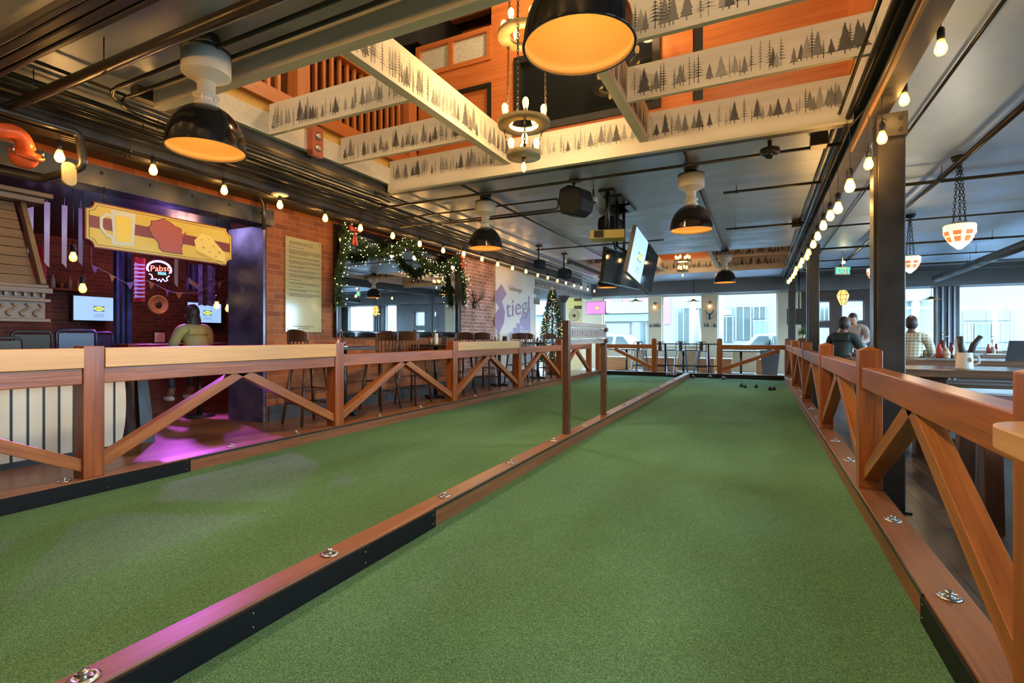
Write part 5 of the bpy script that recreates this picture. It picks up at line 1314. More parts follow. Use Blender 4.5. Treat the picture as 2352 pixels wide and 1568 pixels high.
# plant by the second column
t = thing('potted_plant', 'small bushy green plant before the second steel column', 'plant', P(1844, 775, y=13))
c = P(1844, 764, y=13)
b = MB(); rnd = random.Random(5)
for k in range(420):
    d_ = Vector((rnd.gauss(0,1), rnd.gauss(0,1), rnd.gauss(0,1))).normalized(); p = c+d_*rnd.uniform(.02,.10); e_ = p+d_*.04+Vector((0,0,.01)); s_ = d_.cross(Vector((.3,.5,.8))).normalized()*.008; b.poly([p-s_, p+s_, e_])
b.build('foliage', noisy('leaf_green', (.06,.16,.05), (.15,.3,.1), 20, .6), parent=t)
b = MB(); b.lathe([(.04,-.12),(.055,-.04),(.05,-.04)], c, 14); b.build('pot', M['cream'], parent=t)
pd = thing('host_stand', 'narrow dark stand carrying the plant beside the far right railing', 'stand', (c.x, c.y, FR))
b = MB(); b.box(c.x-.1, c.y-.1, FR, c.x+.1, c.y+.1, c.z-.12); b.build('body', M['darkwood'], parent=pd, bevel=.005)

# ============================================================ FAR SEATING BY THE WINDOWS
M['ply'] = wood('bench_plywood', (.62,.27,.10), (.5,.2,.07), 'x', .4)
M['tanw'] = mat('tan_bench_top', (.55,.45,.33), .5)
for i, (u0, u1, lab) in enumerate(((1392, 1440, 'plywood window bench left of the gate'), (1478, 1552, 'plywood window bench behind the middle stools'), (1605, 1640, 'short plywood window bench under the right tan pier'), (1660, 1680, 'plywood bench end under the right far window, left one'), (1737, 1755, 'plywood bench end under the right far window, right one'))):
    a, e = P(u0, 840, y=17.6).x, P(u1, 840, y=17.6).x
    t = thing('window_bench', lab, 'bench', ((a+e)/2, 17.8, 0), 'plywood benches under the far windows')
    b = MB(); b.box(a, 17.55, 0, e, 18.05, .44); b.build('base', M['ply'], parent=t, bevel=.004)
    b = MB(); b.box(a-.02, 17.53, .44, e+.02, 18.07, .47); b.build('seat', M['tanw'], parent=t)
    b = MB(); b.prism([(a, 18.1, .47), (a, 18.2, .47), (a, 18.45, .86), (a, 18.38, .86)], (e-a, 0, 0)); b.build('backrest', M['tanw'], parent=t)
def make_metal_stool():
    t = thing('metal_stool', '', 'metal stool', (0,0,0)); S = .74
    b = MB(); b.box(-.16,-.16,S-.025,.16,.16,S); b.build('seat', M['gun'], parent=t, bevel=.01)
    for x in (-1, 1):
        for y in (-1, 1):
            b = MB(); b.bar((x*.21,y*.21,0), (x*.135,y*.135,S-.02), .045, .03, up=(x,y,0)); b.build('leg', M['gun'], parent=t)
    for (a, c) in (((1,1),(1,-1)), ((-1,1),(-1,-1)), ((1,1),(-1,1)), ((1,-1),(-1,-1))):
        b = MB(); b.bar((.185*a[0],.185*a[1],.24), (.185*c[0],.185*c[1],.24), .012, .03); b.build('foot_bar', M['gun'], parent=t)
    b = MB(); b.tube(bend([(-.14,-.15,S), (-.14,-.165,S+.27), (.14,-.165,S+.27), (.14,-.15,S)], .06), .011, 6); b.build('back_frame', M['gun'], parent=t)
    b = MB(); b.box(-.05,-.172,S, .05,-.16,S+.27); b.build('back_plate', M['gun'], parent=t)
    return t
M['gun'] = mat('gunmetal', (.10,.10,.11), .28, .85)
ms0 = make_metal_stool(); mu = [False]
for i, (u, y, lab) in enumerate(((1470, 16.7, 'gunmetal stool seen through the left far railing brace'), (1518, 16.65, 'gunmetal stool just right of the left gate post'), (1563, 16.7, 'gunmetal stool in the middle of the gate opening'), (1614, 16.7, 'gunmetal stool left of the right gate post'))):
    c = P(u, 845, y=y); place(ms0, mu, (c.x, y, 0), .15*(i % 3-1), lab, 'metal stools by the far windows')
for i, (u, lab) in enumerate(((1440, 'small dark window table behind the left far railing'), (1570, 'small dark window table behind the gate'), (1702, 'pedestal table with spread feet behind the right far railing'))):
    c = P(u, 800, y=17.35); pedestal(lab, c.x, 17.3, 0, .76 if i < 2 else .74, 1.1, .6, 'window tables', base='black')
t = thing('gate_rail', 'thin black metal railing across the gate opening between the far posts', 'railing', (-1.6, 16.1, 0))
xa2, xb2 = P(1505, 800, y=16.1).x, P(1650, 800, y=16.1).x
for z in (.30, .95):
    b = MB(); b.box(xa2, 16.08, z-.018, xb2, 16.12, z+.018); b.build('bar', M['black'], parent=t)
for q in (.17, .85):
    x = xa2+(xb2-xa2)*q; b = MB(); b.box(x-.022, 16.08, 0, x+.022, 16.12, .95); b.build('upright', M['black'], parent=t)
# planter on the far right
c = P(1768, 850, y=16.6); t = thing('tall_planter', 'tall grey planter with spiky agave by the right tan pier', 'planter', c); c.z = 0
x = c.x
b = MB(); b.prism([(x-.18,16.4,0),(x+.18,16.4,0),(x+.26,16.4,.78),(x-.26,16.4,.78)], (0,.45,0)); b.build('pot', mat('slate_pot', (.10,.11,.12), .5), parent=t)
b = MB(); rnd = random.Random(9)
for k in range(26):
    a_ = rnd.uniform(0,2*PI); tl = rnd.uniform(.25,.8); e_ = Vector((x+.3*math.cos(a_)*tl, 16.62+.3*math.sin(a_)*tl, .8+.42*(1.2-tl))); s_ = Vector((-math.sin(a_),math.cos(a_),0))*.022
    st_ = Vector((x+.05*math.cos(a_), 16.62+.05*math.sin(a_), .76)); b.prism([st_-s_, st_+s_, e_], (0,0,.006))
b.build('leaves', noisy('agave', (.04,.09,.05), (.1,.15,.09), 5, .5), parent=t)
# little fir stencils and deer head on the tan piers
for i, u in enumerate((1503, 1630)):
    c = P(u, 754, y=YF-.125); b = MB(); forest(b, (c.x-.22, YF-.125, c.z), (1,0,0), (0,0,1), .5, .17, 90+i, 1.4)
    for q in range(len(b.mi)): b.mi[q] = 0
    single('fir_stencil', b, M['tree1'], ['row of dark fir stencils on the left tan pier', 'row of dark fir stencils on the right tan pier'][i], 'wall stencil', (c.x, YF-.125, c.z), 'fir stencils on the tan piers')
c = P(1630, 727, y=YF-.2); t = thing('deer_ornament', 'dark deer head ornament under the right pier sconce', 'wall ornament', c)
b = MB(); b.sph(c, .08, 12, 8, (.8,1,1.3)); b.build('head', M['black'], parent=t)
for s_ in (-1, 1):
    b = MB(); b.tube([c+Vector((s_*.03,0,.08)), c+Vector((s_*.12,0,.16)), c+Vector((s_*.09,0,.28))], [.02,.016,.006], 6); b.tube([c+Vector((s_*.11,0,.15)), c+Vector((s_*.16,0,.22))], [.012,.004], 6); b.build('antler', M['black'], parent=t)
# dark wall panel right
c = P(1835, 727, y=17.5); b = MB(); b.box(c.x-.32, 17.45, c.z-.24, c.x+.32, 17.5, c.z+.24); b.tube([(c.x, 17.48, c.z+.2), (c.x, 17.48, 3.15)], .02, 6)
single('hanging_screen', b, M['black'], 'switched-off black screen on a pole near the farthest column', 'screen', (c.x, 17.5, c.z))
# banners left of the pink television
for i, (u0, u1, v0, v1, mm, lab) in enumerate(((1302, 1336, 709, 740, 'ply2', 'tan panel with round eagle emblem, lower one by the lit tree'), (1302, 1336, 684, 709, 'stripe', 'striped yellow and black panel with lettering above the eagle emblem'))):
    a, e = P(u0, v0, y=17.2), P(u1, v1, y=17.2)
    M['ply2'] = mat('tan_panel', (.70,.50,.24), .5); M['stripe'] = mat('stripe_panel', (.75,.58,.15), .5)
    t = thing('wall_banner', lab, 'banner', ((a.x+e.x)/2, 17.2, e.z), 'tan panels left of the pink television')
    b = MB(); b.box(a.x, 17.2, e.z if i else 0, e.x, 17.24, a.z); b.build('panel', M[mm], parent=t)
    cx, cz = (a.x+e.x)/2, (a.z+e.z)/2
    if i == 0:
        b = MB(); Mx = Matrix.Rotation(PI/2, 3, 'X'); b.ring((cx,17.197,cz), .19, .008, 28, 4, Mx); b.ring((cx,17.197,cz), .13, .006, 24, 4, Mx)
        b.flat([(-.09,.05),(-.05,.02),(-.02,.06),(0,.09),(.02,.06),(.05,.02),(.09,.05),(.07,-.04),(.03,-.05),(0,-.10),(-.03,-.05),(-.07,-.04)], (cx,17.195,cz), (1,0,0), (0,0,1)); b.build('emblem', M['darkwood'], parent=t)
    else:
        b = MB()
        for k in (0, 2): z0 = e.z+(a.z-e.z)*(k*.33+.02); b.box(cx-.0, 17.19, z0, e.x, 17.2, z0+(a.z-e.z)*.26)
        b.text('MUG', .12, (a.x+.12, 17.19, cz), (0,0,1), (-1,0,0)) if False else None
        b.build('stripes', M['darkwood'], parent=t)

# lit fir tree in a half barrel
c = Vector((-5.15, 13.4, FL)); c = P(1256, 862, z=FL); c.y += .42; c.x += .0; t = thing('lit_fir_tree', 'decorated fir tree with warm lights and star beyond the mural', 'christmas tree', c)
b = MB(); b.tube([c+Vector((0,0,.3)), c+Vector((0,0,2.3))], [.05,.012], 8); b.build('trunk', M['darkwood'], parent=t)
rnd = random.Random(21); b = MB(); fb = MB(); ob = []
for k in range(9000):
    h_ = rnd.random()**1.25; z = .38+h_*2.0; R0 = .47*(1-h_)**.85+.02
    a_ = rnd.uniform(0, 2*PI); r_ = R0*math.sqrt(rnd.uniform(.25,1)); p = c+Vector((r_*math.cos(a_), r_*math.sin(a_), z))
    d_ = Vector((math.cos(a_+rnd.uniform(-.6,.6)), math.sin(a_+rnd.uniform(-.6,.6)), rnd.uniform(-.5,.35))).normalized(); s_ = d_.cross(Vector((rnd.random(),rnd.random(),rnd.random()))).normalized()*.011
    b.poly([p-s_, p+s_, p+d_*rnd.uniform(.05,.12)])
    if k % 26 == 0: q = c+Vector((R0*1.0*math.cos(a_), R0*1.0*math.sin(a_), z)); fb.sph(q, .008, 5, 4)
tag(b.build('needles', M['needle'], parent=t), kind='stuff'); tag(fb.build('fairy_lights', M['fairy'], parent=t), kind='stuff')
b = MB(); p = c+Vector((0,0,2.42)); pts = []
for k in range(10): q = PI/2+PI*k/5; r_ = .08 if k % 2 == 0 else .035; pts.append(p+Vector((CA*r_*math.cos(q), SA*r_*math.cos(q), r_*math.sin(q))))
b.prism(pts, (SA*-.02, CA*.02, 0)); b.build('star', M['steel'], parent=t)
for k in range(26):
    h_ = rnd.uniform(0,.8); R0 = .42*(1-h_)**.85+.03; a_ = rnd.uniform(-PI*.9, PI*.1); q = c+Vector((R0*math.cos(a_), R0*math.sin(a_), .45+h_*1.9))
    b = MB(); b.sph(q, rnd.uniform(.022,.038), 10, 8); b.build('bauble', mat('red_bauble', (.5,.04,.04), .15, .4) if k == 0 else bpy.data.materials[['red_bauble','bright_steel'][k % 3 == 1]], parent=t)
bow(t, c+Vector((.25,-.2,.45)), 1.0)
h_ = thing('half_barrel', 'wooden half barrel holding the lit fir tree', 'barrel', c)
b = MB(); b.lathe([(.20,0),(.245,.12),(.26,.24),(.25,.36),(.235,.36),(.24,.24),(0,.22)], c, 28); b.build('staves', M['post'], parent=h_)
for z, r_ in ((.06,.232),(.30,.262)):
    b = MB(); b.lathe([(r_-.006,z-.015),(r_,z-.015),(r_,z+.015),(r_-.006,z+.015),(r_-.006,z-.015)], c, 28); b.build('hoop', M['black'], parent=h_)
# ============================================================ LEFT: WOODEN HOOD, BAR ROOM
M['hood'] = wood('hood_wood', (.19,.11,.05), (.12,.065,.03), 'y', .45); M['hoodz'] = wood('hood_trim_wood', (.22,.135,.06), (.14,.08,.04), 'z', .45)
t = thing('wooden_hood', 'panelled wooden chimney hood with carved scroll frieze at the left edge', 'hood', (-5.8, 1.2, 1.2))
ye = P(113, 720, x=-5.45).y; zt_ = P(30, 450, x=-5.5).z
yt = P(50, 460, x=-5.75).y
zA = P(105, 655, x=-5.5).z; zB = P(110, 690, x=-5.5).z; zC = P(110, 732, x=-5.45).z
for k in range(9):
    f0, f1 = k/9, (k+1)/9-.008; e0, e1 = ye-.06+(yt-ye)*f0, ye-.06+(yt-ye)*f1
    z0, z1 = zA+(zt_-zA)*f0, zA+(zt_-zA)*f1; x0 = -5.52-.22*f0
    b = MB(); b.prism([(x0, -.2, z0), (x0, e0, z0), (x0-.02, e1, z1), (x0-.02, -.2, z1)], (-.4, 0, 0)); b.build('siding_board', M['hood'], parent=t)
b = MB(); b.bar((-5.50, ye-.03, zA), (-5.73, yt-.01, zt_), .035, .07, up=(1,0,0)); b.build('corner_trim', M['hoodz'], parent=t)
for z0, z1, ov in ((zA-.03, zA, .02), (zA-.075, zA-.03, .04), (zB-.02, zB+.01, .03), (zC-.03, zC, .03)):
    b = MB(); b.box(-5.9, -.2, z0, -5.47+ov, ye+ov-.02, z1); b.build('moulding', M['hood'], parent=t, bevel=.006)
b = MB(); b.box(-5.9, -.2, zC-.0, -5.47, ye-.02, zA-.03); b.build('frieze', M['hood'], parent=t)
for k in range(14):
    y = ye-.07-k*.085; zc = (zC+zB-.02)/2; b = MB()
    pts = []
    for q in range(15):
        s_ = -1+2*q/14; pts.append((-5.462, y+.028*math.sin(s_*PI*.95), zc+s_*.05))
    b.tube(pts, .009, 6); b.build('carved_scroll', M['hoodz'], parent=t)
for k in range(20):
    y = ye-.03-k*.06; b = MB(); b.box(-5.47, y-.02, zA-.075-.03, -5.44, y, zA-.075); b.build('dentil', M['hoodz'], parent=t)
b = MB(); b.box(-5.9, -.2, zt_, -5.6, yt+.1, zt_+.05); b.box(-5.9, -.2, zt_+.05, -5.55, yt+.14, zt_+.09); b.build('cornice', M['hood'], parent=t, bevel=.006)
b = MB(); b.box(-6.3, -.2, FL, -6.1, ye-.1, zC-.03); b.build('body', M['entry'], parent=t)

# cream slatted panel with rounded end, behind the railing
c0 = P(0, 1030, x=-5.45); c1 = P(291, 925, x=-5.45)
t = thing('slatted_panel', 'cream round-ended panel with dark vertical grooves behind the left railing', 'panel', (-5.45, 2, FL))
b = MB(); y1, zt2_, zb2_ = c1.y, P(200, 860, x=-5.45).z, FL+.02
zt2_ = .95
n = 12; pts = [(-5.46, .3, zb2_), (-5.46, y1-.08, zb2_)]
for k in range(n+1):
    q = -PI/2+PI*k/n; pts.append((-5.46, y1-.08+.08*math.cos(q), (zt2_+zb2_)/2+(zt2_-zb2_)/2*math.sin(q)))
pts.append((-5.46, .3, zt2_)); b.prism(pts, (-.06,0,0)); b.build('panel_face', M['cream'], parent=t)
for k in range(14):
    y = y1-.10-k*.105; b = MB(); b.box(-5.458, y-.008, zb2_+.02, -5.455, y+.008, zt2_-.02); b.build('groove', M['black'], parent=t)
b = MB(); b.box(-5.50, .3, FL, -5.44, y1-.06, FL+.05); b.build('plinth', M['black'], parent=t)

def tolix(label, x, y, rz, mm='gunl', hgt=.76, back=.3):
    t = thing('metal_bar_stool', label, 'bar stool', (0,0,0), 'metal bar stools at the left'); S = hgt
    b = MB(); b.box(-.17,-.17,S-.03,.17,.17,S); b.build('seat', M[mm], parent=t, bevel=.012)
    for a in (-1, 1):
        for c in (-1, 1):
            b = MB(); b.bar((a*.23,c*.23,0), (a*.14,c*.14,S-.02), .06, .035, up=(a,c,0)); b.build('leg', M[mm], parent=t)
    b = MB(); b.tube(bend([(-.17,-.17,S), (-.17,-.2,S+back), (.17,-.2,S+back), (.17,-.17,S)], .05), .014, 6)
    b.build('back_frame', M[mm], parent=t)
    b = MB(); b.box(-.15,-.205,S+back*.45,.15,-.19,S+back-.03); b.build('back_plate', M[mm], parent=t)
    t.location = (x, y, FL); t.rotation_euler = (0,0,rz); return t
M['gunl'] = mat('brushed_metal', (.06,.05,.035), .5, .3); M['blueseat'] = mat('dark_blue_vinyl', (.03,.03,.08), .35)
c = P(105, 765, x=-5.25)
tolix('brushed metal bar stool behind the left railing, right of the hood', -6.4, P(105, 765, x=-6.4).y, -PI/2*.9, back=.36)
tolix('brushed metal bar stool at the left photo edge, lower back', -5.9, P(20, 790, x=-5.9).y, -PI/2, back=.30)
tolix('dark blue metal bar stool behind the first railing post', -6.5, P(190, 770, x=-6.5).y, -PI/2*1.1, 'blueseat', back=.38)
tolix('second dark blue metal bar stool behind the first railing post', -7.1, P(262, 770, x=-7.1).y, -PI/2*.8, 'blueseat', back=.36)
c = P(328, 1015, z=FL)
t = thing('bar_table', 'black high table with rough trunk-like base behind the left railing brace', 'bar table', (c.x-.15, c.y, FL))
b = MB(); b.tube([(c.x-.15, c.y-.02, FL), (c.x-.17,c.y,.5), (c.x-.15, c.y, .93)], [.12,.09,.11], 12); b.build('trunk', noisy('black_bark', (.02,.018,.015), (.09,.08,.07), 14, .4, .8, stretch=(1,1,.2)), parent=t)
b = MB(); b.lathe([(.0,.93),(.36,.93),(.37,.95),(.36,.98),(0,.98)], (c.x-.2, c.y, 0), 28); b.build('table_top', M['entry'], parent=t)
b = MB(); b.prism([(c.x+.0,c.y-.04,FL),(c.x+.02,c.y+.08,FL),(c.x-.03,c.y+.02,.9),(c.x-.05,c.y-.06,.9)], (.05,0,0)); b.build('leg', M['black'], parent=t)

# painted columns in the bar, banners, neon, cask end, shelves
M['bluepaint'] = noisy('blue_painted_column', (.05,.09,.22), (.1,.16,.34), 4, .4)
for u0, u1, lab in ((268, 303, 'dark blue painted column left of the red banner in the bar'),):
    a, e = P(u0, 700, x=-9.2).y, P(u1, 700, x=-9.2).y
    t = thing('bar_column', lab, 'column', (-9.2, (a+e)/2, FL)); b = MB(); b.box(-9.3, a, FL, -9.2, e, 2.95); b.build('shaft', M['bluepaint'], parent=t)
    for q in (.25, .6):
        b = MB(); y = a+(e-a)*q; b.box(-9.2, y-.012, FL+.3, -9.185, y+.012, 2.6); b.build('groove', M['black'], parent=t)
def banner(label, u0, u1, v0, v1, x, mm, deco=None, group='banners hanging in the bar'):
    a, e = P(u0, v0, x=x), P(u1, v0, x=x); zb = P((u0+u1)/2, v1, x=x).z
    t = thing('hanging_banner', label, 'banner', (x, (a.y+e.y)/2, zb), group)
    b = MB(); n = 6; W = e.y-a.y
    for k in range(n):
        y0, y1 = a.y+W*k/n, a.y+W*(k+1)/n; x0, x1 = x+.02*math.sin(k*1.7), x+.02*math.sin((k+1)*1.7)
        b.prism([(x0,y0,zb+.02*(k % 2)), (x1,y1,zb+.02*((k+1) % 2)), (x1,y1,a.z), (x0,y0,a.z)], (-.01,0,0))
    b.build('cloth', M[mm], parent=t)
    for yy in (a.y+.02, e.y-.02):
        b = MB(); b.tube([(x, yy, a.z-.01), (x, yy, 2.95)], .004, 5); b.build('cord', M['black'], parent=t)
    if deco: deco(t, x, a.y, e.y, zb, a.z)
M['redcloth'] = mat('red_cloth', (.60,.03,.03), .7); M['darkcloth'] = mat('dark_cloth', (.05,.045,.06), .7); M['greycloth'] = noisy('grey_print_cloth', (.12,.10,.13), (.4,.34,.38), 12, .7)
def letters(t, x, y0, y1, z0, z1):
    b = MB(); 
    for k in range(9):
        z = z0+(z1-z0)*(.12+.09*k); b.flat([(-.09,-.03),(.07,-.01),(.08,.015),(-.02,.01),(-.07,.03)], (x+.035, (y0+y1)/2-.02, z), (0,1,0), (0,0,1))
    b.build('printed_script', M['white'], parent=t)
banner('long red banner with white script in the bar', 307, 335, 590, 693, -9.0, 'redcloth', letters)
banner('wide red banner at the far left of the bar', 68, 108, 560, 640, -8.5, 'redcloth')
def diag(t, x, y0, y1, z0, z1):
    b = MB(); b.flat([(y0+.02,z0+.12),(y1-.02,z0+.02),(y1-.02,z0+.10),(y0+.02,z0+.22)], (x+.03,0,0), (0,1,0), (0,0,1)); b.build('gold_stripe', mat('gold_cloth', (.6,.42,.12), .6), parent=t)
banner('dark banner with gold stripe above the right bar television', 428, 456, 606, 667, -8.8, 'darkcloth', diag)
banner('long grey printed banner hanging in front of the right bar television', 456, 500, 606, 703, -8.6, 'greycloth')
for i, (u, v1, mm) in enumerate(((70, 590, 'cream'), (108, 614, 'cream'), (148, 615, 'cream'), (186, 612, 'tree3'), (405, 660, 'cream'), (429, 640, 'steel'))):
    c = P(u, 572, x=-8.0); z1 = P(u, v1, x=-8.0).z
    t = thing('pennant', 'narrow pale strip pennant in the bar, %s from the left' % ['first','second','third','fourth','fifth','sixth'][i], 'pennant', (-8.0, c.y, z1), 'strip pennants across the bar')
    b = MB(); b.prism([(-8.0, c.y-.03, 2.85), (-8.0, c.y-.03, z1+.06), (-8.0, c.y+.02, z1), (-8.0, c.y+.03, 2.85)], (.005,0,0)); b.build('strip', M[mm], parent=t)
    b = MB(); b.tube([(-8.0,c.y,2.84),(-8.0,c.y,2.95)], .003, 5); b.build('string', M['white'], parent=t)
# bunting
M['orangecloth'] = mat('orange_cloth', (.75,.30,.10), .7); M['purplecloth'] = mat('purple_cloth', (.45,.2,.6), .7)
t = thing('bunting', 'string of small orange and purple triangle flags across the bar', 'bunting', P(380, 665, x=-8.2))
bp = [P(u, v, x=-8.2) for u, v in ((210, 608), (250, 628), (290, 650), (340, 645), (380, 665), (403, 672), (450, 673), (500, 650), (527, 640))]
b = MB(); b.tube(bp, .004, 5); b.build('string', M['white'], parent=t)
for q in (bp[0], bp[-1]):
    b = MB(); b.tube([q, (q.x, q.y, 2.95)], .003, 5); b.build('end_string', M['white'], parent=t)
for i, p in enumerate(bp[:-1]):
    b = MB(); q = p.lerp(bp[i+1], .35); b.prism([p, q, p.lerp(q, .5)+Vector((0,0,-.10))], (.003,0,0)); b.build('flag', M[['purplecloth','orangecloth'][i % 2]], parent=t)
# neon beer sign
c = P(366, 625, x=-8.7); k_ = c.length/1170*1.05
t = thing('neon_sign', 'glowing neon beer sign with blue outline ribbon and red script in the bar', 'neon sign', c)
M['nblue'] = mat('neon_blue', (.3,.3,1), .4, em=(.25,.22,1), es=9); M['nred'] = mat('neon_red', (1,.2,.1), .4, em=(1,.10,.04), es=5); M['npink'] = mat('neon_pink', (1,.4,.8), .4, em=(.75,.25,1), es=6); M['ncyan'] = mat('neon_cyan', (.2,.8,.9), .4, em=(.1,.6,.8), es=4)
k_ = .0070; R2 = Vector((0,1,0))*.0064; U2 = Vector((0,0,1))*k_
def npts(pp): return [c+R2*x+U2*y for x, y in pp]
b = MB(); b.tube(npts([(27*math.cos(q), 7+17*math.sin(q)) for q in [(-.15+1.3*k/20)*PI for k in range(21)]]), .008, 8)
b.tube(npts([(-24,-6),(-18,-8),(-16,-14),(-20,-18),(-8,-16),(-4,-20),(0,-16),(4,-22),(8,-14),(14,-20),(20,-17),(17,-12),(24,-6)]), .007, 8); b.build('blue_outline', M['nblue'], parent=t)
b = MB(); b.tube(npts([(30*math.cos(q), 7+20*math.sin(q)) for q in [(-.1+1.2*k/20)*PI for k in range(21)]]), .004, 6); b.build('pink_outline', M['npink'], parent=t)
b = MB(); b.text('Pabst', 19*k_, c+U2*8+Vector((.02,0,0)), (0,1,.12), (0,0,1), sx=1.05); b.build('red_script', M['nred'], parent=t)
b = MB(); b.text('BEER', 9*k_, c+U2*-3+R2*5+Vector((.02,0,0)), (0,1,0), (0,0,1)); b.build('cyan_script', M['ncyan'], parent=t)
b = MB(); 
for q in (-12, 12): b.tube([c+R2*q+U2*22, (c.x, (c+R2*q).y, 2.95)], .004, 5)
b.build('hanging_wire', M['black'], parent=t)
light('POINT', 'neon_glow', (.3,0,0), 9, (.35,.2,1), .15, parent=t)
# round cask end
c = P(361, 700, x=-9.9); t = thing('cask_end', 'round pale cask end hanging on the bar wall under the neon sign', 'cask end', c)
Mx = Matrix.Rotation(PI/2, 3, 'Y'); b = MB(); b.lathe([(0,0),(.16,0),(.175,.02),(.175,.05),(.155,.055),(.15,.045),(0,.045)], c, 28, Mx); b.build('disc', M['cap'], parent=t)
b = MB(); b.sph(c+Vector((.04,0,0)), .07, 8, 6, (.3,1,1)); b.build('painted_motif', M['darkwood'], parent=t)
b = MB(); b.tube([c+Vector((-.02,0,.2)), (c.x-.02, c.y, 2.95)], .004, 5); b.build('wire', M['black'], parent=t)
# back-bar cabinet with bottles round the left bar television
ca, ce = P(118, 700, x=-11).y, P(166, 700, x=-11).y
t = thing('back_bar_shelf', 'dark back-bar shelf above the left bar television with assorted bottles', 'shelf', (-11, 4.3, 1.9))
zs = P(220, 668, x=-10.9).z
b = MB(); b.box(-11.2, 3.4, zs-.03, -10.8, 5.0, zs); b.build('board', M['post'], parent=t)
rnd = random.Random(2)
for k in range(12):
    y = 3.5+k*.12; h_ = rnd.uniform(.12,.26); cc = rnd.choice([(.3,.12,.04),(.1,.2,.06),(.5,.35,.15),(.08,.05,.05),(.5,.5,.45)])
    b = MB(); b.lathe([(.035,0),(.035,h_*.6),(.013,h_*.8),(.013,h_)], (-10.98, y, zs), 10)
    single('bar_bottle', b, mat('bottle_%d' % k, cc, .15), 'one of a row of assorted bottles on the shelf over the left bar television', 'bottle', (-10.98, y, zs), 'bottles on the back-bar shelf')
t = thing('bar_counter', 'reddish bar counter under the right bar television', 'counter', (-7.8, 5.6, FL))
b = MB(); b.box(-8.1, 3.9, FL, -7.6, 7.8, 1.02); b.build('front', wood('counter_wood', (.28,.09,.06), (.17,.05,.03), 'y', .35), parent=t)
b = MB(); b.box(-8.2, 3.85, 1.02, -7.5, 7.85, 1.07); b.build('counter_top', M['post'], parent=t, bevel=.006)
c = P(366, 770, x=-7.7); t = thing('framed_card', 'small framed white card standing on the bar counter', 'card', (c.x, c.y, 1.07))
b = MB(); b.box(-7.71, c.y-.09, 1.07, -7.69, c.y+.09, 1.25); b.build('frame', M['black'], parent=t); b = MB(); b.box(-7.69, c.y-.07, 1.09, -7.685, c.y+.07, 1.23); b.build('card', M['white'], parent=t)
c = P(438, 770, x=-7.7); b = MB(); b.lathe([(.07,0),(.09,.2),(.085,.2),(.065,.01),(0,.01)], (c.x, c.y, 1.07), 20); single('glass_pitcher', b, mat('pitcher', (.6,.5,.75), .15, alpha=.7), 'clear ribbed pitcher on the bar counter left of the seated person', 'pitcher', (c.x, c.y, 1.07))
# hanging bulbs inside the bar
for i, (u, v) in enumerate(((168, 585), (190, 657), (498, 697), (524, 704))):
    p = P(u, v, x=-7.4); edison('amber bulb inside the bar, %s' % ['below the left strip pennants','over the left television','at the right television','beside the painted pier'][i], p, 2.95-p.z, 'bulbs hanging inside the bar', 1.5)
light('SPOT', 'violet_stage_light', (-8.6, 5.2, 2.8), 1000, (.70,.12,1), .08, rot=(Vector((3.2,-1.9,-2.7)).to_track_quat('-Z','Y').to_euler()), ang=42)
light('POINT', 'bar_ceiling_light', (-9.2, 5.6, 2.7), 22, (1,.45,.4), .2)
light('POINT', 'bar_ceiling_light', (-7.2, 3.4, 2.7), 14, (.5,.4,1), .2)

# ============================================================ PEOPLE
M['skin'] = mat('skin', (.55,.30,.2), .5); M['skind'] = mat('skin_dark', (.28,.14,.09), .5)
M['hairk'] = noisy('dark_hair', (.02,.015,.012), (.06,.045,.035), 30, .5)
def skin_mesh(name, nodes, edges, m_, parent, root=0, sub=2):
    me = bpy.data.meshes.new(name); me.from_pydata([Vector(n[0]) for n in nodes], edges, []); me.materials.append(m_)
    o = bpy.data.objects.new(name, me); COL.objects.link(o); o.parent = parent
    md = o.modifiers.new('skin', 'SKIN'); md.use_smooth_shade = True
    if not me.skin_vertices: 
        with bpy.context.temp_override(object=o): pass
    lay = me.skin_vertices[0].data if me.skin_vertices else None
    if lay is None: return o
    for i, n in enumerate(nodes):
        r = n[1]; lay[i].radius = (r if isinstance(r, tuple) else (r, r)); lay[i].use_root = (i == root)
    s = o.modifiers.new('sub', 'SUBSURF'); s.levels = sub; s.render_levels = sub
    return o
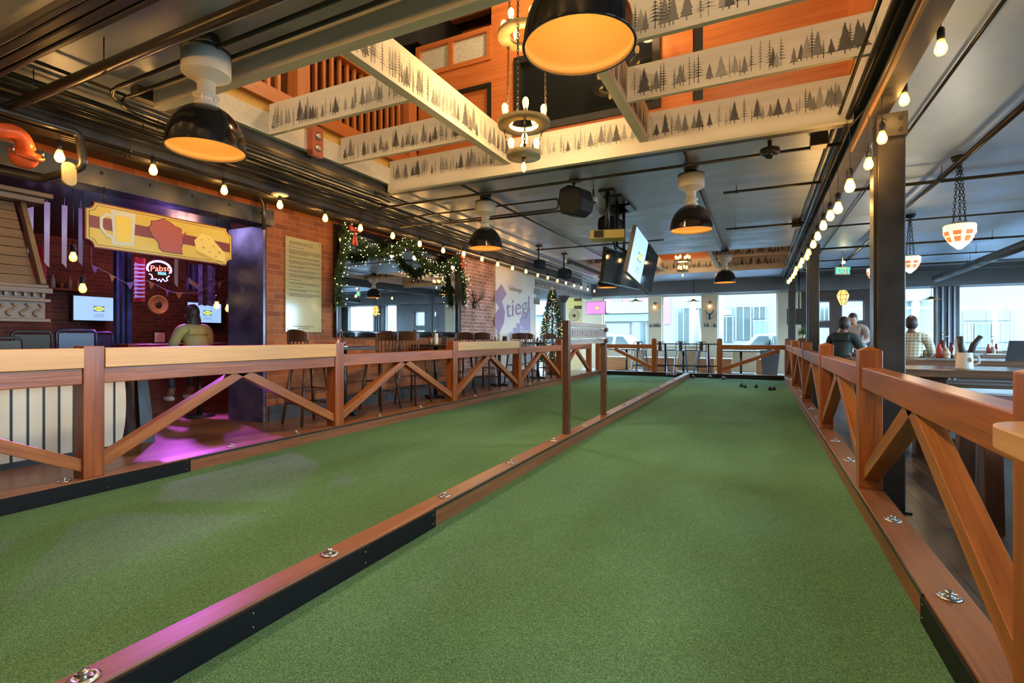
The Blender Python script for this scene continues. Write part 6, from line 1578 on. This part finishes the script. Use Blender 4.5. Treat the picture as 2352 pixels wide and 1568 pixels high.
def person(label, loc, rz, seat, shirt, hair, skin='skin', lean=.12, headdrop=.0, handy=.35, long_hair=False, legs=True):
    t = thing('person', label, 'person', loc, None); t.rotation_euler = (0,0,rz); S = seat
    # faces +y in its own frame
    hx, hy = .0, lean*1.35
    nd = [((0,0,S+.08),(.15,.12)), ((0,lean*.4,S+.25),(.15,.11)), ((0,lean*.8,S+.42),(.17,.115)), ((0,lean,S+.52),(.12,.08)), ((0,lean*1.1,S+.58),.055),((0,lean*1.25,S+.64),.06)]
    ed = [(0,1),(1,2),(2,3),(3,4),(4,5)]
    for s in (-1, 1):
        b0 = len(nd)
        nd += [((s*.19,lean,S+.49),.065), ((s*.245,lean+.06,S+.28),.05), ((s*.20,lean+.26,S+.22),.040), ((s*.10,lean+handy,S+.25),.028), ((s*.07,lean+handy+.07,S+.25),.03)]
        ed += [(3,b0),(b0,b0+1),(b0+1,b0+2),(b0+2,b0+3),(b0+3,b0+4)]
        for k in range(4):   # fingers
            nd.append(((s*(.05+.02*k),lean+handy+.14+.01*(k in (1,2)),S+.235),.009)); ed.append((b0+4, len(nd)-1))
        nd.append(((s*.02,lean+handy+.08,S+.25),.010)); ed.append((b0+4, len(nd)-1))
        if legs:
            b1 = len(nd); nd += [((s*.10,.05,S+.07),.09), ((s*.13,.42,S+.06),.065), ((s*.13,.40,S-.36),.045), ((s*.13,.52,S-.42),.04)]
            ed += [(0,b1),(b1,b1+1),(b1+1,b1+2),(b1+2,b1+3)]
    skin_mesh('body', nd, ed, M[skin], t)
    sh = [((0,0,S+.05),(.165,.135)), ((0,lean*.4,S+.25),(.165,.125)), ((0,lean*.8,S+.42),(.185,.13)), ((0,lean,S+.53),(.125,.09))]
    se = [(0,1),(1,2),(2,3)]
    for s in (-1, 1):
        b0 = len(sh); sh += [((s*.19,lean,S+.495),.078), ((s*.25,lean+.06,S+.28),.062), ((s*.20,lean+.25,S+.22),.05), ((s*.13,lean+handy-.06,S+.245),.04)]; se += [(3,b0),(b0,b0+1),(b0+1,b0+2),(b0+2,b0+3)]
    skin_mesh('shirt', sh, se, shirt, t)
    if legs:
        tr = [((0,0,S+.06),(.165,.13))]; te = []
        for s in (-1, 1): b1 = len(tr); tr += [((s*.10,.05,S+.07),.10), ((s*.13,.42,S+.06),.075), ((s*.13,.40,S-.32),.055)]; te += [(0,b1),(b1,b1+1),(b1+1,b1+2)]
        skin_mesh('trousers', tr, te, M['dgrey'], t)
        for s in (-1, 1):
            b = MB(); b.sph((s*.13,.46,S-.43), .055, 12, 8, (.9,2.0,.75)); build_local(b, 'shoe', M['white'], t)
    hc = Vector((0, lean*1.25+.03-.0, S+.715-headdrop)); tilt = Matrix.Rotation(-headdrop*6, 3, 'X')
    b = MB(); b.smooth = True
    b.sph((0,0,0), .1, 24, 18, (.76,.92,1.16))
    for i, v in enumerate(b.v):
        x, y, z = v
        if z < -.03: f = 1-(-.03-z)*3.0; x *= f; y = y*max(.75, f)+.012
        b.v[i] = (x, y, z)
    b.prism([(-.012,.085,.005),(.012,.085,.005),(.016,.092,-.03),(0,.115,-.032),(-.016,.092,-.03)], (0,-.02,0))
    for s in (-1, 1): b.sph((s*.077,.0,-.01), .022, 8, 6, (.4,.8,1.3))
    b.v = [tuple(hc+tilt@Vector(v)) for v in b.v]; hd = build_local(b, 'head', M[skin], t)
    f = MB()
    for s in (-1, 1): f.sph((s*.032,.083,.015), .009, 8, 6)
    f.box(-.025,.083,-.060,.025,.090,-.054)
    f.v = [tuple(hc+tilt@Vector(v)) for v in f.v]; build_local(f, 'face_features', M['black'], t)
    h = MB(); h.smooth = True
    h.sph((0,-.016,.022), .108, 24, 18, (.80,.92,1.12))
    keep = []
    for q, fc in enumerate(h.f):
        cz = sum(h.v[i][2] for i in fc)/len(fc); cyy = sum(h.v[i][1] for i in fc)/len(fc)
        if (cyy > .035 and cz < .06) or cz < -.07: continue
        keep.append(q)
    h.f = [h.f[q] for q in keep]; h.mi = [h.mi[q] for q in keep]; h.sm = [h.sm[q] for q in keep]
    if long_hair: h.sph((0,-.07,-.12), .10, 16, 12, (.85,.5,1.6))
    h.v = [tuple(hc+tilt@Vector(v)) for v in h.v]; build_local(h, 'hair', M[hair], t)
    return t
def build_local(b, name, m_, t):
    me = bpy.data.meshes.new(name); me.from_pydata(b.v, [], b.f); me.materials.append(m_)
    me.polygons.foreach_set('use_smooth', [True]*len(me.polygons)); me.update()
    o = bpy.data.objects.new(name, me); COL.objects.link(o); o.parent = t; return o
def plaid():
    m = mat('plaid_shirt', (.6,.5,.3), .7); nt = m.node_tree; L = nt.links.new
    tc = _n(nt, 'ShaderNodeTexCoord'); mp = _n(nt, 'ShaderNodeMapping'); mp.inputs['Scale'].default_value = (18,18,18)
    L(tc.outputs['Object'], mp.inputs[0]); w1 = _n(nt, 'ShaderNodeTexWave'); w1.inputs['Scale'].default_value = .35; w2 = _n(nt, 'ShaderNodeTexWave', bands_direction='Z'); w2.inputs['Scale'].default_value = .35
    L(mp.outputs[0], w1.inputs[0]); L(mp.outputs[0], w2.inputs[0]); ad = _n(nt, 'ShaderNodeMath', operation='ADD'); L(w1.outputs['Fac'], ad.inputs[0]); L(w2.outputs['Fac'], ad.inputs[1])
    r = ramp(nt, [(.3, (.36,.27,.15)), (1.0, (.72,.62,.42))]); L(ad.outputs[0], r.inputs[0]); L(r.outputs[0], nt.nodes['Principled BSDF'].inputs['Base Color']); return m
c = P(2090, 775, y=10.1)
person('person in a plaid short-sleeved shirt, back to the camera, right of the broad column', (c.x, 10.1, 0), -.35, .66, plaid(), 'hairk', 'skind')
c = P(1922, 775, y=10.55)
person('person in a dark jacket with long pale beard, back turned, left of a companion', (c.x, 10.15, 0), -.5, .66, mat('dark_jacket', (.03,.045,.04), .7), 'hairk', 'skind')
c = P(1962, 775, y=12.3)
person('person in a grey sweater looking down across the table at a companion', (c.x, 12.25, 0), PI-.3, .84, mat('grey_sweater', (.36,.29,.25), .8), 'hairk', 'skin', headdrop=.05)
c = P(492, 780, x=-6.6)
person('person in a yellow-green top seated in the bar beside the painted pier', (-6.75, c.y-.1, FL), PI/2, .66, noisy('yellow_green_top', (.50,.46,.10), (.42,.40,.2), 6, .7), 'hairk', 'skind', long_hair=True)
for x, y, z, lab, gg in ((P(1962,775,y=12.3).x, 12.25, .77, 'plain stool under the person in the grey sweater', 0), (-6.75, P(492,780,x=-6.6).y-.1, .70, 'plain round stool under the person in the yellow-green top', 1)):
    fl = FR if gg == 0 else FL; t = thing('round_stool', lab, 'stool', (x, y, fl)); b = MB(); b.lathe([(0,z-.03+0*fl),(.17,z-.03),(.17,z),(0,z)], (x,y,0), 20); b.build('seat', M['darkwood'], parent=t)
    b = MB(); b.tube([(x,y,fl+.02),(x,y,z-.03)], .03, 10); b.lathe([(.18,fl),(.18,fl+.02),(.03,fl+.04)], (x,y,0), 20); b.build('stem', M['black'], parent=t)

# ============================================================ OUTSIDE
M['asph'] = noisy('asphalt', (.04,.045,.05), (.055,.06,.065), 3, .8); M['walk'] = mat('pavement', (.10,.10,.10), .8)
b = MB(); b.box(-40, YF+.3, -.35, 45, 60, -.2); o = struct('ground', b, M['asph'])
b = MB(); b.box(-40, YF+.3, -.2, 45, 22.0, -.08); b.box(-40, 29.2, -.2, 45, 33, -.08); struct('pavement', b, M['walk'])
b = MB(); b.box(XR+.3, -20, -.35, 45, YF+.3, -.2); b.box(-40, 12, -.35, -9.3, YF+.3, -.2); struct('ground', b, M['asph'])
FY = 32.0
def fx(u): return P(u, 700, y=FY).x
def fz(v, u=1500): return P(u, v, y=FY).z
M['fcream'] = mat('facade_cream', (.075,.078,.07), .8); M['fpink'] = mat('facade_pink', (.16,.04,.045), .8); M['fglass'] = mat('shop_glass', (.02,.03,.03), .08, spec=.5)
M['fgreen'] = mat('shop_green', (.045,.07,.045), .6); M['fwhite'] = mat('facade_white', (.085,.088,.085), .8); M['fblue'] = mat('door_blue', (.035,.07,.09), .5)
def building(label, u0, u1, ztop, wall, parts, y=FY, depth=6):
    t = thing('street_building', label, 'building', ((fx(u0)+fx(u1))/2, y, -.1))
    b = MB(); b.box(fx(u0), y, -.2, fx(u1), y+depth, ztop); b.build('wall', M[wall], parent=t)
    for (nm, a, c, v0, v1, mm, out) in parts:
        x0, x1 = fx(a), fx(c); z1, z0 = P((a+c)/2, v0, y=y).z, P((a+c)/2, v1, y=y).z
        z0 = max(z0, -.15)
        b = MB(); b.box(x0, y-out, z0, x1, y+.1, z1); o = b.build(nm, M[mm], parent=t)
        if nm in ('window', 'shop_window', 'street_door'):
            f = MB(); w_ = .06
            for (p0, q0, p1, q1) in ((x0-w_,z0,x0,z1),(x1,z0,x1+w_,z1),(x0-w_,z1,x1+w_,z1+w_),((x0+x1)/2-w_/2,z0,(x0+x1)/2+w_/2,z1)): f.box(p0, y-out-.03, q0, p1, y-out+.02, q1)
            f.build('window_frame', M['fwhite'], parent=o)
    return t
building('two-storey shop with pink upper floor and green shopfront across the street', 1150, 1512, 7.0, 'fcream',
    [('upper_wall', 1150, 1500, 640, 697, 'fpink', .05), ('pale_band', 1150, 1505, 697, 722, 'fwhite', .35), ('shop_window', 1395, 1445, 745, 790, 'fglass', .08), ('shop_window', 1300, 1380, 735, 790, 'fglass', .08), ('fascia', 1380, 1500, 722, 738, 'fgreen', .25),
     ('shop_window', 1455, 1484, 740, 790, 'fglass', .08), ('window', 1412, 1426, 670, 693, 'fglass', .09), ('window', 1448, 1466, 670, 693, 'fglass', .09), ('cornice', 1150, 1505, 636, 642, 'fwhite', .4)])
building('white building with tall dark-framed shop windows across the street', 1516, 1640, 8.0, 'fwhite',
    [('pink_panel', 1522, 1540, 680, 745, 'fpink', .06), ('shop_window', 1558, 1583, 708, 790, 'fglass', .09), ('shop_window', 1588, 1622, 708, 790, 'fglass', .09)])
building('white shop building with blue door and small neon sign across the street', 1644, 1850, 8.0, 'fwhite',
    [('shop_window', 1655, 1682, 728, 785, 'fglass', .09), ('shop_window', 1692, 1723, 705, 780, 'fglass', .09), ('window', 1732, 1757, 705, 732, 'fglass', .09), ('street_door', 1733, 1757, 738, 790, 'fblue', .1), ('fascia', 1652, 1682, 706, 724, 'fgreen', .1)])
c = P(1664, 717, y=FY-.12); b = MB(); n = 16
for k in range(3): b.tube([c+Vector((.35*math.cos(q)*(1-.2*k), 0, .14*math.sin(q+k)*(1-.25*k))) for q in [2*PI*j/n for j in range(n+1)]], .02, 5)
single('street_neon', b, M['nred'], 'small red neon scribble sign in the shop across the street', 'neon sign', c)
FY2 = FY
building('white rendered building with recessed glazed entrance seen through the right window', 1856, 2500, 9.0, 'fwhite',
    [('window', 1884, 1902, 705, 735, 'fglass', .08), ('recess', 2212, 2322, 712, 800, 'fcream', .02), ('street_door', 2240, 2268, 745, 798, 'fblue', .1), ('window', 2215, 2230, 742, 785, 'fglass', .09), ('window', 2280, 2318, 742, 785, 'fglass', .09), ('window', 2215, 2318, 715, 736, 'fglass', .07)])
# drain pipe, lamp post, awning frame, post box
c = P(2103, 700, y=FY-.3)
b = MB(); b.tube([(c.x, FY-.3, -.1), (c.x, FY-.3, P(2103, 690, y=FY-.3).z)], .17, 12); b.box(c.x-.35, FY-.5, c.z+.2, c.x+.35, FY-.1, c.z+.6); single('drain_pipe', b, mat('lead_grey', (.28,.36,.42), .5), 'fat grey-blue drainpipe with hopper on the white building', 'drainpipe', c)
c = P(2133, 815, y=26); t = thing('post_box', 'pale blue street mailbox seen left of the window pillar', 'mailbox', (c.x, 26, -.08)); M['pblue'] = mat('mailbox_blue', (.12,.33,.50), .5)
b = MB(); b.box(c.x-.45, 26, .1, c.x+.45, 26.7, 1.0)
for k in range(8):
    q0, q1 = PI*k/8, PI*(k+1)/8; b.prism([(c.x, 26, 1.0), (c.x+.45*math.cos(q0), 26, 1.0+.3*math.sin(q0)), (c.x+.45*math.cos(q1), 26, 1.0+.3*math.sin(q1))], (0,.7,0))
b.build('body', M['pblue'], parent=t)
for x in (-.4, .4):
    b = MB(); b.box(c.x+x-.04, 26.1, -.08, c.x+x+.04, 26.2, .1); b.build('leg', M['pblue'], parent=t)
for i, (u, lab) in enumerate(((1591, 'pale lamp post in the middle far window'), (1655, 'pale lamp post in the right far window'))):
    c = P(u, 700, y=23); b = MB(); b.tube([(c.x, 23, -.08), (c.x, 23, 6)], .12, 12); single('lamp_post', b, mat('post_teal%d' % i, (.3,.5,.58), .5), lab, 'lamp post', (c.x, 23, -.08), 'lamp posts on the street')
t = thing('patio_frame', 'thin grey patio frame with string bulbs outside the right window', 'patio frame', P(2290, 800, y=22)); c = P(2289, 703, y=22); z = c.z
b = MB(); b.box(D2-1, 21.97, z-.03, c.x, 22.03, z+.03); b.build('top_bar', M['soffit'], parent=t)
b = MB(); b.box(c.x-.08, 21.95, -.08, c.x+.02, 22.05, z); b.build('post', M['soffit'], parent=t)
for u in (2075, 2124, 2226, 2282):
    q = P(u, 708, y=22); b = MB(); b.sph(q, .05, 8, 6); b.build('patio_bulb', M['white'], parent=t)
# cars
def car(label, u0, u1, y, vtop, mm, flip=1):
    x0, x1 = P(u0, 780, y=y).x, P(u1, 780, y=y).x; L_ = x1-x0; zt = P((u0+u1)/2, vtop, y=y).z; g = -.2
    t = thing('parked_car', label, 'car', ((x0+x1)/2, y, g), 'cars parked on the street')
    X = (lambda f: x0+L_*f) if flip > 0 else (lambda f: x1-L_*f); H_ = zt-g
    prof = [(0,.22),(0,.5),(.03,.58),(.25,.64),(.36,.96),(.55,1.0),(.78,.97),(.93,.66),(1.0,.6),(1.0,.22)]
    b = MB(); b.prism([(X(f), y, g+H_*h) for f, h in prof], (0,1.8,0)); b.build('body', M[mm], parent=t, bevel=.05)
    for (a, c2) in ((.29,.50), (.52,.82)):
        b = MB(); lo = .66; b.poly([(X(a+.02),y-.012,g+H_*lo), (X(c2),y-.012,g+H_*lo), (X(c2-(.02 if c2 < .6 else .08)),y-.012,g+H_*.92), (X(a+(.10 if a < .4 else .0)),y-.012,g+H_*.92)]); b.build('side_window', M['fglass'], parent=t)
    for f in (.18, .82):
        for yy in (y-.02, y+1.6):
            b = MB(); b.lathe([(0,0),(.33,0),(.34,.05),(.34,.2),(0,.22)], (X(f), yy+.2, g+.34), 20, Matrix.Rotation(PI/2, 3, 'X')); b.build('wheel', M['black'], parent=t)
    return t
M['carw'] = mat('car_white', (.14,.15,.16), .2, coat=.5); M['carp'] = mat('car_pale', (.12,.14,.15), .2, coat=.5)
car('white car parked outside the leftmost far window', 1330, 1500, 24.5, 767, 'carw', -1)
car('pale car parked outside the right far window', 1650, 1900, 24.5, 765, 'carp', 1)
car('silver car further along the street outside the left alcove', 1180, 1320, 25.5, 770, 'carp', -1)
# closed umbrella, patio plants
c = P(1600, 790, y=21); b = MB(); b.lathe([(.14,.5),(.2,1.0),(.08,2.2),(.02,2.3)], (c.x,21,-.08), 14); b.tube([(c.x,21,-.08),(c.x,21,.6)], .03, 8); single('closed_umbrella', b, mat('umbrella_cloth', (.12,.12,.115), .8), 'closed white patio umbrella outside the middle far window', 'umbrella', (c.x,21,-.08))
